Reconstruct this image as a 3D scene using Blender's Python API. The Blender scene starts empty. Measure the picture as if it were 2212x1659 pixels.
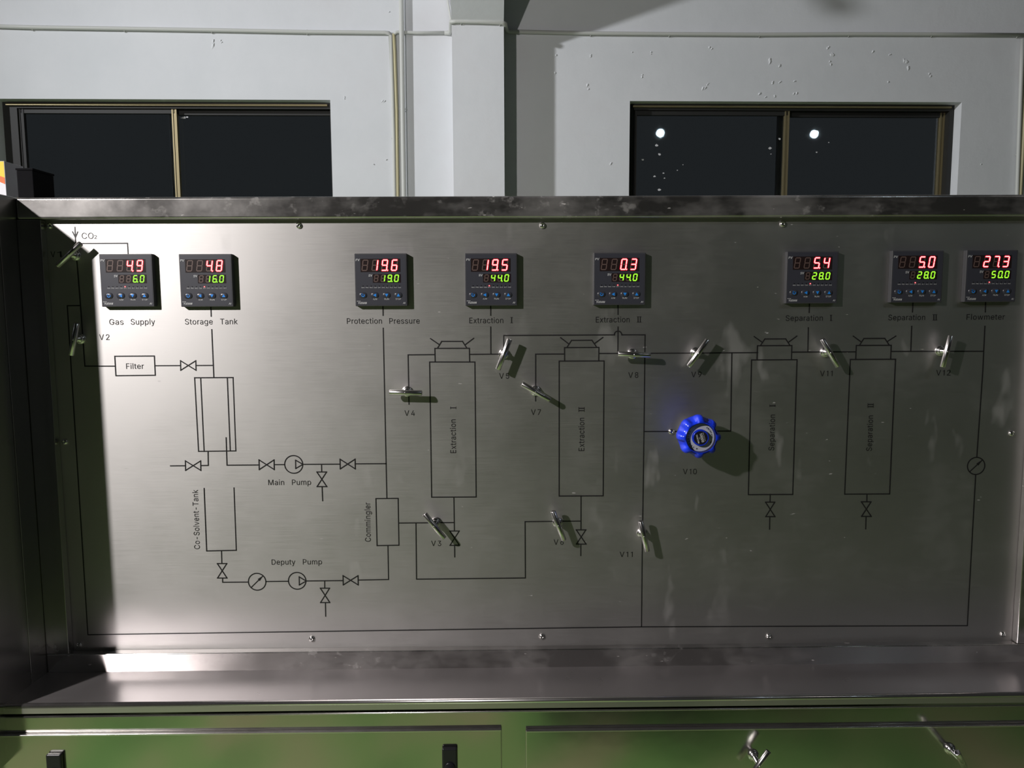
import bpy, bmesh, math, random
from math import sin, cos, pi, radians, sqrt
from mathutils import Matrix, Vector
random.seed(7)
C = bpy.context.scene.collection
S = bpy.context.scene

# ------------------------------------------------------------------ camera
FPX, PW_, PH_ = 1680.0, 2212.0, 1659.0
PITCH, YAW, ROLL = radians(-5.945), radians(-0.745), radians(-0.265)
CAM = Vector((0.0, -1.45, 1.56))
RM = Matrix.Rotation(YAW, 3, 'Z') @ Matrix.Rotation(pi/2 + PITCH, 3, 'X') @ Matrix.Rotation(ROLL, 3, 'Z')
cd = bpy.data.cameras.new('camera'); cam = bpy.data.objects.new('camera', cd); C.objects.link(cam)
cam.matrix_world = Matrix.Translation(CAM) @ RM.to_4x4()
cd.sensor_width = 36.0; cd.lens = FPX / PW_ * 36.0; cd.clip_start = 0.02; cd.clip_end = 200
S.camera = cam
# ------------------------------------------------------------------ world, exposure
w = bpy.data.worlds.new('night'); S.world = w; w.use_nodes = True
w.node_tree.nodes['Background'].inputs[0].default_value = (0.33, 0.36, 0.39, 1)
w.node_tree.nodes['Background'].inputs[1].default_value = 0.05
S.view_settings.view_transform = 'Standard'; S.view_settings.look = 'None'
S.view_settings.exposure = 0.0; S.view_settings.gamma = 1.0
S.view_settings.use_curve_mapping = False
# ------------------------------------------------------------------ lights
def area(name, loc, target, size, power, col, spread=180):
    l = bpy.data.lights.new(name, 'AREA'); l.shape = 'DISK'; l.size = size; l.energy = power; l.color = col
    l.spread = radians(spread)
    o = bpy.data.objects.new(name, l); C.objects.link(o); o.location = loc
    o.rotation_euler = (Vector(target) - Vector(loc)).to_track_quat('-Z', 'Y').to_euler()
    return o
LA = (-1.93, -1.86, 2.60)     # work lamp left of the photographer
LB = (-4.75, 0.12, 3.95)      # lamp between the console and the back wall
area('work_light', LA, (0.1, 0.6, 1.1), 0.09, 74, (1.0, 0.955, 0.93))
area('side_light', LB, (9.0, 2.9, -1.0), 0.22, 138, (0.96, 0.97, 1.0), 122)
area('hall_light', (4.8, -3.6, 5.1), (0.6, -0.8, 0.4), 0.8, 3, (1.0, 0.95, 0.88))

# ------------------------------------------------------------------ pixel -> point on a real plane
def ray(px, py):
    return RM @ Vector(((px - PW_/2)/FPX, -(py - PH_/2)/FPX, -1.0))
def P(px, py, Y=0.0):
    d = ray(px, py); t = (Y - CAM.y)/d.y
    return Vector((CAM.x + t*d.x, Y, CAM.z + t*d.z))
WA = radians(1.08); WO = Vector((0, 3.45, 0))
WU = Vector((cos(WA), sin(WA), 0)); WN = Vector((sin(WA), -cos(WA), 0))
def W(u, n, z): return WO + WU*u + WN*n + Vector((0, 0, z))
def PW(px, py, n=0.0):
    d = ray(px, py); c = CAM - WO
    t = (n - c.dot(WN))/d.dot(WN); q = c + d*t
    return q.dot(WU), q.z

# ------------------------------------------------------------------ materials
def mat(name, col=(.5, .5, .5), rough=.5, metal=0.0, **k):
    m = bpy.data.materials.new(name); m.use_nodes = True
    b = m.node_tree.nodes['Principled BSDF']
    b.inputs['Base Color'].default_value = (*col, 1); b.inputs['Roughness'].default_value = rough
    b.inputs['Metallic'].default_value = metal
    for kk, v in k.items(): b.inputs[kk].default_value = v
    return m
def emat(name, col, s=1.0):
    m = mat(name, (0, 0, 0), .5)
    b = m.node_tree.nodes['Principled BSDF']
    b.inputs['Emission Color'].default_value = (*col, 1); b.inputs['Emission Strength'].default_value = s
    return m
class NT:
    def __init__(s, m): s.t = m.node_tree; s.b = s.t.nodes['Principled BSDF']
    def n(s, typ, **k):
        x = s.t.nodes.new(typ)
        for a, v in k.items():
            if a.startswith('i_'):
                key = a[2:].replace('_', ' '); x.inputs[int(key) if key.isdigit() else key].default_value = v
            else: setattr(x, a, v)
        return x
    def l(s, a, b): s.t.links.new(a, b)
    def pos(s, scale):
        g = s.n('ShaderNodeNewGeometry'); v = s.n('ShaderNodeVectorMath', operation='MULTIPLY'); v.inputs[1].default_value = scale
        s.l(g.outputs['Position'], v.inputs[0]); return v.outputs[0]
    def noise(s, scale, vec, detail=4, rough=.55):
        x = s.n('ShaderNodeTexNoise', i_Scale=scale, i_Detail=detail, i_Roughness=rough); s.l(vec, x.inputs['Vector']); return x.outputs['Fac']
    def ramp(s, fac, stops):
        x = s.n('ShaderNodeValToRGB'); e = x.color_ramp.elements
        while len(e) < len(stops): e.new(.5)
        for q, (p, c) in zip(e, stops):
            q.position = p; q.color = (*c, 1) if not isinstance(c, (int, float)) else (c, c, c, 1)
        s.l(fac, x.inputs[0]); return x.outputs[0]
    def math(s, op, a, b=None):
        x = s.n('ShaderNodeMath', operation=op)
        for i, v in enumerate((a, b)):
            if v is None: continue
            if isinstance(v, (int, float)): x.inputs[i].default_value = v
            else: s.l(v, x.inputs[i])
        return x.outputs[0]
def steel(name, col, r0, r1, aniso=0.0, smudge=.5, tangent=(0, 0, 1), brush=True, smin=.52, bump=.0, base_film=0.0, marks=0.0, mscale=13.0, mstretch=.45):
    """brushed stainless: roughness varies in smudges, a thin greasy film dulls it in patches"""
    m = mat(name, col, r0, 1.0); t = NT(m)
    v = t.pos((1, 1, 1)); big = t.noise(5.0, v, 6, .62); fine = t.noise(2.2, t.pos((6, 6, 420)), 3, .7)
    fleck = t.noise(26.0, t.pos((1.0, 1.0, 2.6)), 2, .5)
    r = t.ramp(big, [(.3, r0), (.72, r1)])
    if brush:
        rr = t.math('MULTIPLY', t.math('SUBTRACT', fine, .5), .16); r = t.math('ADD', r, rr)
    t.l(r, t.b.inputs['Roughness'])
    film = t.ramp(t.math('ADD', t.math('MULTIPLY', big, .75), t.math('MULTIPLY', fleck, .25)), [(smin, 1.0 - base_film), (smin + .22, 1.0 - base_film - smudge)])
    if marks:
        mk = t.ramp(t.noise(mscale, t.pos((1, 1, mstretch)), 3, .55), [(.60, 0.0), (.68, marks)])
        ms = t.ramp(t.noise(1.9, v, 2, .5), [(.45, 0.0), (.62, 1.0)])
        fk = t.ramp(t.noise(95.0, t.pos((.5, 1, 1.6)), 2, .5), [(.735, 0.0), (.76, .55)])
        film = t.math('SUBTRACT', t.math('SUBTRACT', film, t.math('MULTIPLY', mk, ms)), fk)
    t.l(film, t.b.inputs['Metallic'])
    if aniso:
        t.b.inputs['Anisotropic'].default_value = aniso
        c = t.n('ShaderNodeCombineXYZ'); c.inputs[0].default_value, c.inputs[1].default_value, c.inputs[2].default_value = tangent
        t.l(c.outputs[0], t.b.inputs['Tangent'])
    if bump:
        bp = t.n('ShaderNodeBump', i_Strength=bump, i_Distance=.002); t.l(t.noise(9.0, v, 3, .5), bp.inputs['Height']); t.l(bp.outputs[0], t.b.inputs['Normal'])
    return m
M = {}
M['panel'] = steel('brushed_panel_steel', (.525, .51, .505), .47, .55, .50, .06, smin=.50, base_film=.03, marks=.30)
M['rail'] = steel('polished_rail_steel', (.55, .53, .52), .12, .23, 0, .20, tangent=(0, 0, 1), brush=False, smin=.46, marks=.30, mscale=42, mstretch=1.2, base_film=.04)
M['ledge'] = steel('ledge_steel', (.64, .60, .61), .27, .33, .5, .06, base_film=.09, tangent=(0, .7, .7), brush=False, smin=.5)
M['cheek'] = steel('cheek_steel', (.45, .44, .43), .18, .28, 0, .1, brush=False, smin=.6)
M['door'] = steel('door_steel', (.62, .61, .58), .13, .19, 0, .06, brush=False, smin=.6, bump=.2)
M['bright_edge'] = steel('edge_highlight_steel', (.78, .75, .75), .16, .22, 0, .05, brush=False, base_film=.03)  # lighter steel that puts the lamp's highlight into the edge strips
M['chrome'] = mat('polished_steel', (.82, .80, .80), .22, 1.0)
M['screw'] = mat('screw_steel', (.78, .76, .75), .2, 1.0)
M['hole'] = mat('tube_bore', (.05, .05, .055), .5, .6)
M['print'] = mat('black_print', (.012, .011, .012), .45)
M['plastic'] = mat('meter_plastic', (.040, .041, .054), .42)
M['bezel'] = mat('meter_bezel', (.055, .055, .062), .42)
M['window'] = mat('meter_window', (.020, .012, .012), .28)
M['unlit'] = mat('unlit_segment', (.13, .085, .075), .4)
M['button'] = mat('button_rubber', (.042, .043, .055), .3)
M['blue_print'] = mat('blue_print', (.02, .26, .85), .4)
M['white_print'] = mat('white_print', (.62, .62, .64), .5)
M['red_core'] = emat('red_led_core', (1.0, .80, .76), 1.15)
M['red_edge'] = emat('red_led_edge', (1.0, .006, .035), 1.0)
M['green_core'] = emat('green_led_core', (.50, 1.0, .05), 1.05)
M['green_edge'] = emat('green_led_edge', (.10, .62, .01), .8)
M['led_off'] = mat('led_off', (.008, .008, .01), .3)
M['knob'] = mat('blue_knob_plastic', (.008, .035, .62), .25)
M['knob_black'] = mat('black_knob_insert', (.012, .012, .02), .35)
M['knob_ring'] = mat('grey_dial_label', (.50, .52, .60), .4)
M['latch'] = mat('black_latch', (.014, .014, .017), .32)
M['gold'] = mat('bronze_window_frame', (.30, .25, .14), .40, .6)
M['frame_dark'] = mat('dark_shaded_metal', (.016, .016, .015), .6)  # dark colour that also paints window frame parts in shade
M['conduit'] = mat('painted_conduit', (.56, .57, .54), .5)
M['conduit_y'] = mat('yellowed_conduit', (.55, .50, .30), .5)
M['lamp_body'] = mat('lamp_housing', (.03, .03, .03), .5)
M['lamp_face'] = emat('lamp_face', (.72, .9, 1.0), 70)
M['yellow'] = mat('yellow_card', (.75, .52, .03), .6)
M['orange'] = mat('orange_card', (.62, .13, .02), .6)
M['white_card'] = mat('white_card', (.62, .62, .66), .6)
M['black_box'] = mat('black_box', (.006, .006, .007), .95, 0, **{'Specular IOR Level': .1})
M['concrete'] = mat('hall_plaster', (.045, .045, .043), .85)
M['blocker'] = mat('blocker_paint', (.03, .034, .036), .5)
M['louvre'] = mat('louvre_slat', (.55, .56, .52), .6)
# painted wall
m = mat('white_wall_paint', (.72, .74, .77), .75); t = NT(m)
v = t.pos((1, 1, 1)); t.l(t.ramp(t.noise(1.3, v, 5, .6), [(.3, (.68, .70, .725)), (.55, (.73, .745, .77)), (.75, (.70, .70, .72))]), t.b.inputs['Base Color'])
bp = t.n('ShaderNodeBump', i_Strength=.25, i_Distance=.01); t.l(t.noise(7.0, v, 6, .6), bp.inputs['Height']); t.l(bp.outputs[0], t.b.inputs['Normal'])
M['wall'] = m
# green painted floor, worn to brown
m = mat('green_floor_paint', (.1, .3, .06), .35); t = NT(m)
v = t.pos((1, 1, 1)); nn = t.noise(3.3, v, 5, .6)
t.l(t.ramp(nn, [(.34, (.05, .12, .035)), (.42, (.12, .27, .075)), (.51, (.19, .34, .10)), (.545, (.31, .29, .16)), (.62, (.38, .30, .19)), (.70, (.10, .17, .06))]), t.b.inputs['Base Color'])
t.l(t.ramp(t.noise(3.1, v, 4, .5), [(.3, .25), (.7, .5)]), t.b.inputs['Roughness'])
M['floor'] = m
# window glass
m = mat('window_glass', (.78, .84, .86), .02, 0, **{'Transmission Weight': 1.0, 'IOR': 1.5}); M['glass'] = m

# glyph outlines (advance | points | faces) for the lettering
GLYPHS = '''
-|453|337,244 337,188 114,188 114,244|0,3,2 1,0,2
/|249|235,533 71,-76 14,-76 178,533|0,3,2 1,0,2
0|453|227,-7 191,-3 158,7 130,24 105,48 85,77 69,113 57,155 50,202 48,254 50,306 57,353 69,395 85,431 106,461 130,484 159,502 191,512 227,516 262,512 295,502 323,484 348,461 368,431 384,395 396,353 403,306 405,254 403,202 396,155 384,113 368,77 348,48 323,24 295,7 263,-3 227,50 250,52 271,60 290,74 306,92 320,116 330,144 338,176 342,213 344,254 342,295 338,332 330,365 320,393 306,416 290,435 271,449 250,457 227,460 203,457 182,449 163,435 147,416 134,393 123,365 115,332 111,295 109,254 111,213 115,176 123,144 134,116 147,92 163,74 182,60 203,52|19,18,17 19,17,16 20,19,16 20,16,15 21,20,15 21,15,14 22,21,14 55,14,13 54,14,55 22,14,54 53,22,54 23,22,53 56,55,13 23,53,52 57,56,13 23,52,51 58,57,13 23,51,50 58,13,12 24,23,50 59,58,12 24,50,49 59,12,11 25,24,49 60,59,11 25,49,48 61,60,11 25,48,47 61,11,10 26,25,47 62,61,10 26,47,46 62,10,9 27,26,46 63,62,9 27,46,45 63,9,8 64,63,8 27,45,44 28,27,44 65,64,8 28,44,43 65,8,7 29,28,43 66,65,7 29,43,42 66,7,6 30,29,42 67,66,6 30,42,41 68,67,6 30,41,40 68,6,5 31,30,40 69,68,5 31,40,39 69,5,4 32,31,39 70,69,4 32,39,38 71,70,4 32,38,37 36,71,4 32,37,36 32,36,4 32,4,3 33,32,3 33,3,2 34,33,2 34,2,1 35,34,1 35,1,0
2|453|64,0 64,47 234,229 252,248 268,266 282,282 294,298 303,312 311,327 316,341 319,356 320,371 319,389 315,405 308,419 298,431 287,441 273,449 258,455 241,458 224,460 205,458 188,454 172,447 159,438 148,427 139,413 132,398 128,381 127,362 66,362 68,391 75,418 86,442 102,464 121,482 143,496 168,507 196,513 225,516 254,513 281,507 306,497 328,482 346,465 361,445 372,423 379,398 381,372 380,354 377,336 371,318 363,299 351,280 336,259 317,235 294,209 267,180 153,60 153,57 389,57 389,0|40,39,38 40,38,37 41,40,37 41,37,36 42,41,36 43,42,36 43,36,35 43,35,34 44,43,34 20,44,34 45,44,20 21,34,33 20,34,21 45,20,19 22,21,33 45,19,18 45,18,17 23,22,33 45,17,16 24,23,33 46,45,16 24,33,32 46,16,15 25,24,32 46,15,14 26,25,32 47,46,14 47,14,13 26,32,31 27,26,31 47,13,12 28,27,31 48,47,12 28,31,30 48,12,11 29,28,30 49,48,11 49,11,10 49,10,9 50,49,9 50,9,8 51,50,8 51,8,7 52,51,7 52,7,6 53,52,6 53,6,5 53,5,4 54,53,4 54,4,3 55,54,3 55,3,2 56,55,2 56,2,1 57,56,1 58,57,1 59,58,1 60,59,1 61,60,1 61,1,0
3|453|218,-7 188,-5 159,1 133,10 108,22 88,38 70,57 57,79 48,104 44,132 109,132 112,115 118,100 126,87 137,76 150,66 165,59 182,54 200,51 219,50 239,51 258,55 275,61 291,69 304,80 315,93 323,108 328,125 329,145 328,163 323,180 316,196 306,211 292,223 275,234 254,241 229,246 201,248 157,248 157,299 288,448 288,452 70,452 70,509 372,509 372,461 211,278 211,289 247,290 279,286 308,276 333,262 354,244 371,222 383,198 391,173 393,145 390,116 383,90 370,66 354,45 333,27 309,12 281,2 251,-5|44,43,42 45,44,42 41,45,42 40,45,41 46,45,40 47,40,39 46,40,47 47,39,38 49,48,47 49,47,38 50,49,38 51,50,38 37,51,38 52,51,37 52,37,36 52,36,35 53,52,35 53,35,34 53,34,33 53,33,32 54,53,32 54,32,31 55,54,31 55,31,30 55,30,29 56,55,29 56,29,28 56,28,27 57,56,27 10,9,8 11,10,8 57,27,26 58,57,26 12,11,8 58,26,25 12,8,7 13,12,7 58,25,24 59,58,24 14,13,7 59,24,23 14,7,6 15,14,6 59,23,22 16,15,6 60,59,22 60,22,21 17,16,6 17,6,5 60,21,20 18,17,5 19,18,5 60,20,19 60,19,5 61,60,5 61,5,4 62,61,4 62,4,3 63,62,3 63,3,2 64,63,2 64,2,1 64,1,0
4|453|40,105 40,158 247,509 311,509 109,166 109,163 413,163 413,105 282,0 282,121 282,146 282,318 343,318 343,0|3,2,1 4,3,1 5,4,1 6,5,1 7,6,1 7,1,0 12,11,10 13,12,10 13,10,9 13,9,8
5|453|221,-7 192,-5 165,1 140,11 118,25 99,41 83,60 71,82 63,105 60,130 122,130 125,115 130,102 138,89 148,78 160,68 173,60 188,54 204,51 221,50 241,51 259,56 276,64 291,75 304,89 314,104 322,122 326,141 328,162 326,183 321,203 314,221 303,237 290,251 275,262 257,270 238,275 218,277 201,276 184,273 167,268 152,262 139,255 128,246 67,253 96,509 366,509 366,452 151,452 134,301 136,301 148,311 162,318 178,325 194,330 212,333 229,334 252,332 274,328 294,321 313,311 330,299 345,285 358,269 370,251 379,231 386,210 390,187 391,163 388,132 381,102 369,76 352,52 332,32 309,15 282,3 253,-4|48,45,44 46,45,48 47,46,48 49,48,44 57,56,55 57,55,54 58,57,54 58,54,53 59,58,53 59,53,52 60,59,52 60,52,51 60,51,50 61,60,50 50,49,44 61,50,44 38,61,44 62,61,38 37,62,38 63,62,37 63,37,36 39,38,44 63,36,35 40,39,44 63,35,34 64,63,34 41,40,44 42,41,44 64,34,33 43,42,44 64,33,32 65,64,32 65,32,31 66,65,31 66,31,30 67,66,30 67,30,29 68,67,29 68,29,28 69,68,28 69,28,27 69,27,26 70,69,26 10,9,8 11,10,8 70,26,25 12,11,8 12,8,7 70,25,24 13,12,7 71,70,24 14,13,7 71,24,23 14,7,6 15,14,6 72,71,23 72,23,22 16,15,6 72,22,21 16,6,5 17,16,5 72,21,20 18,17,5 73,72,20 19,18,5 73,20,19 73,19,5 73,5,4 74,73,4 74,4,3 75,74,3 75,3,2 76,75,2 76,2,1 0,76,1
6|453|226,-7 196,-4 168,3 142,15 119,31 100,51 84,74 73,101 66,130 64,162 65,187 71,212 80,239 93,268 112,302 137,340 252,509 322,509 151,261 145,261 151,270 157,279 165,288 174,295 184,302 196,307 208,311 221,313 235,314 265,312 291,305 316,295 337,280 355,262 370,240 380,215 387,187 389,157 387,127 379,98 368,73 352,50 333,30 310,14 284,3 257,-4 226,48 245,50 263,55 279,63 293,73 304,86 314,101 322,119 326,137 327,157 326,178 322,196 314,213 304,228 293,241 279,251 263,259 245,264 226,265 207,264 190,259 174,252 160,241 148,229 138,214 131,197 126,179 125,158 126,138 131,119 138,102 148,86 160,73 174,63 190,55 207,50|17,16,15 23,17,15 18,17,23 23,15,14 29,28,27 29,27,26 30,29,26 30,26,25 30,25,24 31,30,24 23,14,13 31,24,23 22,23,13 31,23,18 32,31,18 21,22,13 65,32,18 64,32,65 33,32,64 20,21,13 19,20,13 19,13,12 33,64,63 66,65,18 33,63,62 34,33,62 18,19,12 66,18,12 67,66,12 34,62,61 68,67,12 34,61,60 69,68,12 34,60,59 35,34,59 69,12,11 70,69,11 35,59,58 36,35,58 71,70,11 36,58,57 71,11,10 72,71,10 36,57,56 72,10,9 37,36,56 73,72,9 37,56,55 73,9,8 74,73,8 37,55,54 38,37,54 75,74,8 38,54,53 75,8,7 39,38,53 76,75,7 39,53,52 77,76,7 77,7,6 39,52,51 40,39,51 78,77,6 40,51,50 78,6,5 79,78,5 40,50,49 41,40,49 80,79,5 41,49,48 81,80,5 41,48,47 81,5,4 46,81,4 41,47,46 42,41,46 42,46,4 42,4,3 43,42,3 43,3,2 44,43,2 44,2,1 45,44,1 45,1,0
7|453|97,0 323,448 323,452 62,452 62,509 391,509 391,449 165,0|5,4,3 2,5,3 6,5,2 6,2,1 7,6,1 7,1,0
8|453|226,-7 193,-5 163,1 136,11 111,25 91,42 74,62 62,84 54,109 52,135 53,156 58,176 65,195 75,212 87,228 101,241 117,252 134,260 153,265 153,267 129,276 109,289 93,308 80,330 73,354 70,380 73,405 79,429 90,450 106,469 124,485 146,498 170,508 197,514 226,516 255,514 282,508 306,498 328,485 346,469 361,450 373,429 379,405 382,380 379,354 372,330 359,308 343,289 323,276 300,267 300,265 319,260 335,252 351,241 365,228 377,212 387,195 395,176 399,156 401,135 398,109 391,84 378,62 362,42 341,25 317,11 289,1 259,-5 226,49 248,50 267,54 285,60 300,69 313,79 323,91 331,106 335,121 337,139 335,157 330,173 322,189 312,202 298,213 283,223 265,230 247,234 226,235 206,234 187,230 169,223 154,213 140,202 130,189 122,173 117,157 115,139 117,121 121,106 129,91 139,79 152,69 167,60 185,54 205,50 226,290 244,291 260,294 274,300 287,308 298,318 307,330 314,344 318,359 319,376 318,392 314,407 308,420 299,432 288,442 275,449 260,455 244,459 226,460 208,459 192,455 177,449 164,442 153,432 145,420 138,407 134,392 133,376 134,359 138,344 145,330 154,318 165,308 178,300 193,294 209,291|35,34,33 35,33,32 36,35,32 36,32,31 37,36,31 37,31,30 38,37,30 38,30,29 39,38,29 123,29,28 39,29,123 122,39,123 121,39,122 40,39,121 124,123,28 40,121,120 125,124,28 40,120,119 125,28,27 41,40,119 126,125,27 41,119,118 127,126,27 41,118,117 128,127,27 41,117,116 128,27,26 42,41,116 129,128,26 42,116,115 130,129,26 42,115,114 130,26,25 43,42,114 131,130,25 43,114,113 131,25,24 44,43,113 132,131,24 44,113,112 133,132,24 44,112,111 133,24,23 45,44,111 134,133,23 45,111,110 134,23,22 135,134,22 45,110,109 46,45,109 136,135,22 46,109,108 136,22,21 137,136,21 46,108,107 47,46,107 138,137,21 47,107,106 139,138,21 47,106,105 104,139,21 47,105,104 47,104,21 47,21,20 48,47,20 48,20,19 49,48,19 49,19,18 50,49,18 50,18,17 51,50,17 51,17,16 52,51,16 52,16,15 53,52,15 87,15,14 86,15,87 53,15,86 85,53,86 54,53,85 88,87,14 54,85,84 89,88,14 54,84,83 89,14,13 55,54,83 90,89,13 55,83,82 91,90,13 55,82,81 91,13,12 56,55,81 92,91,12 56,81,80 92,12,11 57,56,80 93,92,11 57,80,79 93,11,10 58,57,79 94,93,10 58,79,78 95,94,10 58,78,77 95,10,9 59,58,77 96,95,9 59,77,76 96,9,8 60,59,76 97,96,8 60,76,75 97,8,7 61,60,75 98,97,7 61,75,74 99,98,7 61,74,73 99,7,6 62,61,73 100,99,6 62,73,72 101,100,6 62,72,71 101,6,5 63,62,71 102,101,5 63,71,70 103,102,5 63,70,69 68,103,5 63,69,68 63,68,5 63,5,4 64,63,4 64,4,3 65,64,3 65,3,2 66,65,2 66,2,1 67,66,1 67,1,0
9|453|226,516 256,513 285,506 310,494 333,478 352,458 368,434 380,408 387,378 389,347 387,322 382,296 373,270 359,240 340,207 315,168 200,0 130,0 301,248 307,248 302,238 295,229 287,221 278,214 268,207 257,202 245,198 232,195 218,195 188,197 161,203 137,214 116,229 98,247 83,269 72,294 66,321 64,352 66,382 73,411 85,436 101,459 120,479 143,494 168,506 196,513 226,460 207,459 190,454 174,446 160,435 148,423 138,407 131,390 127,372 125,352 127,331 131,313 138,295 148,280 160,268 174,257 190,250 207,245 226,243 245,245 263,249 279,257 293,267 305,280 314,295 322,312 326,330 327,350 326,371 322,390 314,407 305,422 293,435 279,446 263,454 245,459|1,0,45 1,45,44 2,1,44 2,44,43 3,2,43 3,43,42 4,3,42 4,42,41 46,4,41 5,4,46 47,46,41 5,46,81 47,41,40 48,47,40 5,81,80 6,5,80 49,48,40 6,80,79 50,49,40 6,79,78 50,40,39 51,50,39 6,78,77 7,6,77 52,51,39 7,77,76 52,39,38 8,7,76 53,52,38 8,76,75 54,53,38 8,75,74 54,38,37 9,8,74 55,54,37 9,74,73 55,37,36 56,55,36 9,73,72 10,9,72 57,56,36 10,72,71 11,10,71 57,36,35 58,57,35 11,71,70 12,11,70 59,58,35 12,70,69 59,35,34 60,59,34 12,69,68 13,12,68 60,34,33 61,60,33 13,68,67 62,61,33 19,67,66 13,67,19 63,62,33 18,66,65 19,66,18 24,18,65 17,18,24 13,19,20 63,33,32 64,63,32 24,65,64 24,64,32 14,13,20 14,20,21 24,32,31 14,21,22 14,22,23 24,31,30 14,23,24 25,24,30 14,24,17 15,14,17 25,30,29 26,25,29 27,26,29 27,29,28 16,15,17
A|480|16,0 201,509 276,509 463,0 395,0 287,302 280,323 272,346 264,372 255,402 244,438 232,478 245,478 233,437 222,402 213,371 204,345 197,322 191,302 85,0 110,142 110,199 370,199 370,142|11,1,0 2,1,11 12,2,11 3,2,12 13,11,0 10,11,13 10,12,13 3,12,10 3,10,9 14,13,0 15,14,0 3,9,8 3,8,7 16,15,0 3,7,6 17,16,0 3,6,5 18,17,0 19,18,0 3,5,4 22,21,20 23,22,20
B|456|60,0 60,509 241,509 274,507 304,501 329,491 350,477 367,461 381,442 390,421 396,398 398,374 397,353 393,336 387,320 378,307 368,295 356,286 343,278 329,272 315,267 315,262 331,260 347,254 363,245 378,234 391,220 402,203 411,184 416,161 418,136 416,111 410,88 400,67 386,48 368,31 344,18 317,8 284,2 247,0 125,57 245,57 281,60 309,67 330,80 344,96 353,115 355,137 354,153 350,169 342,184 333,197 320,209 306,218 289,225 269,229 248,231 125,231 125,285 238,285 256,287 273,290 288,296 302,304 314,314 323,326 330,340 335,355 336,372 333,393 326,412 313,429 294,442 270,449 240,452 125,452|75,1,0 2,1,75 3,2,75 4,3,75 5,4,75 6,5,75 7,6,75 74,7,75 8,7,74 58,75,0 8,74,73 8,73,72 8,72,71 9,8,71 9,71,70 10,9,70 10,70,69 11,10,69 11,69,68 12,11,68 12,68,67 12,67,66 13,12,66 13,66,65 14,13,65 14,65,64 15,14,64 15,64,63 16,15,63 16,63,62 16,62,61 17,16,61 17,61,60 17,60,59 18,17,59 57,58,0 59,58,57 18,59,57 19,18,57 20,19,57 21,20,57 22,21,57 23,22,57 24,23,57 25,24,57 56,25,57 26,25,56 40,57,0 26,56,55 26,55,54 26,54,53 27,26,53 27,53,52 27,52,51 28,27,51 28,51,50 28,50,49 29,28,49 29,49,48 30,29,48 30,48,47 30,47,46 31,30,46 31,46,45 32,31,45 32,45,44 33,32,44 33,44,43 33,43,42 34,33,42 34,42,41 41,40,0 34,41,0 35,34,0 36,35,0 37,36,0 38,37,0 39,38,0
C|510|267,-7 225,-3 186,7 150,25 119,49 92,79 70,115 53,157 44,203 40,254 44,305 53,352 70,393 92,429 119,459 150,484 186,501 225,512 267,516 293,514 317,511 340,504 362,496 383,485 402,471 419,456 435,438 448,418 459,397 467,373 473,348 408,348 404,365 397,380 389,395 380,407 369,418 357,428 344,437 330,444 315,449 300,453 284,455 267,456 237,453 209,445 184,432 161,414 141,391 125,364 113,332 106,295 103,254 106,213 113,177 125,145 141,117 161,94 184,76 210,63 237,56 267,53 284,54 300,56 315,60 330,65 344,72 357,81 369,90 380,102 389,114 397,128 404,144 408,160 473,160 467,135 459,112 448,91 435,71 420,53 402,38 383,24 363,13 341,5 317,-2 293,-6|19,18,17 20,19,17 20,17,16 21,20,16 22,21,16 22,16,15 23,22,15 24,23,15 24,15,14 25,24,14 44,14,13 43,14,44 25,14,43 25,43,42 26,25,42 26,42,41 45,44,13 26,41,40 26,40,39 46,45,13 26,39,38 27,26,38 27,38,37 47,46,13 47,13,12 27,37,36 27,36,35 28,27,35 48,47,12 28,35,34 29,28,34 29,34,33 48,12,11 49,48,11 29,33,32 30,29,32 30,32,31 50,49,11 50,11,10 51,50,10 51,10,9 52,51,9 52,9,8 53,52,8 54,53,8 54,8,7 55,54,7 74,73,72 75,74,72 55,7,6 56,55,6 75,72,71 76,75,71 76,71,70 57,56,6 57,6,5 76,70,69 77,76,69 77,69,68 58,57,5 78,77,68 78,68,67 78,67,66 58,5,4 59,58,4 78,66,65 79,78,65 79,65,64 60,59,4 79,64,63 61,60,4 79,63,62 79,62,61 79,61,4 80,79,4 80,4,3 81,80,3 81,3,2 82,81,2 83,82,2 83,2,1 84,83,1 85,84,1 85,1,0
D|502|219,0 96,0 96,57 215,57 254,60 288,68 318,81 343,99 363,122 379,149 390,181 397,216 399,255 397,294 390,329 379,361 364,388 344,410 320,428 291,441 258,449 221,452 93,452 93,509 225,509 273,505 315,495 353,478 385,455 412,426 433,391 449,351 458,306 462,255 458,205 449,159 433,119 411,83 384,54 351,31 312,14 268,3 125,509 125,0 60,0 60,509|24,23,22 25,24,22 26,25,22 27,26,22 28,27,22 21,28,22 20,28,21 29,28,20 29,20,19 29,19,18 29,18,17 30,29,17 30,17,16 31,30,16 31,16,15 31,15,14 32,31,14 32,14,13 33,32,13 33,13,12 33,12,11 34,33,11 34,11,10 35,34,10 35,10,9 36,35,9 36,9,8 36,8,7 37,36,7 37,7,6 38,37,6 38,6,5 38,5,4 38,4,3 3,2,1 38,3,1 39,38,1 40,39,1 41,40,1 0,41,1 42,45,44 43,42,44
E|419|60,0 60,509 372,509 372,452 125,452 125,286 355,286 355,229 125,229 125,57 375,57 375,0|4,1,0 2,1,4 3,2,4 5,4,0 8,5,0 6,5,8 7,6,8 9,8,0 10,9,0 11,10,0
F|410|60,0 60,509 369,509 369,452 125,452 125,278 346,278 346,221 125,221 125,0|4,1,0 2,1,4 3,2,4 5,4,0 8,5,0 6,5,8 7,6,8 9,8,0
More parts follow.
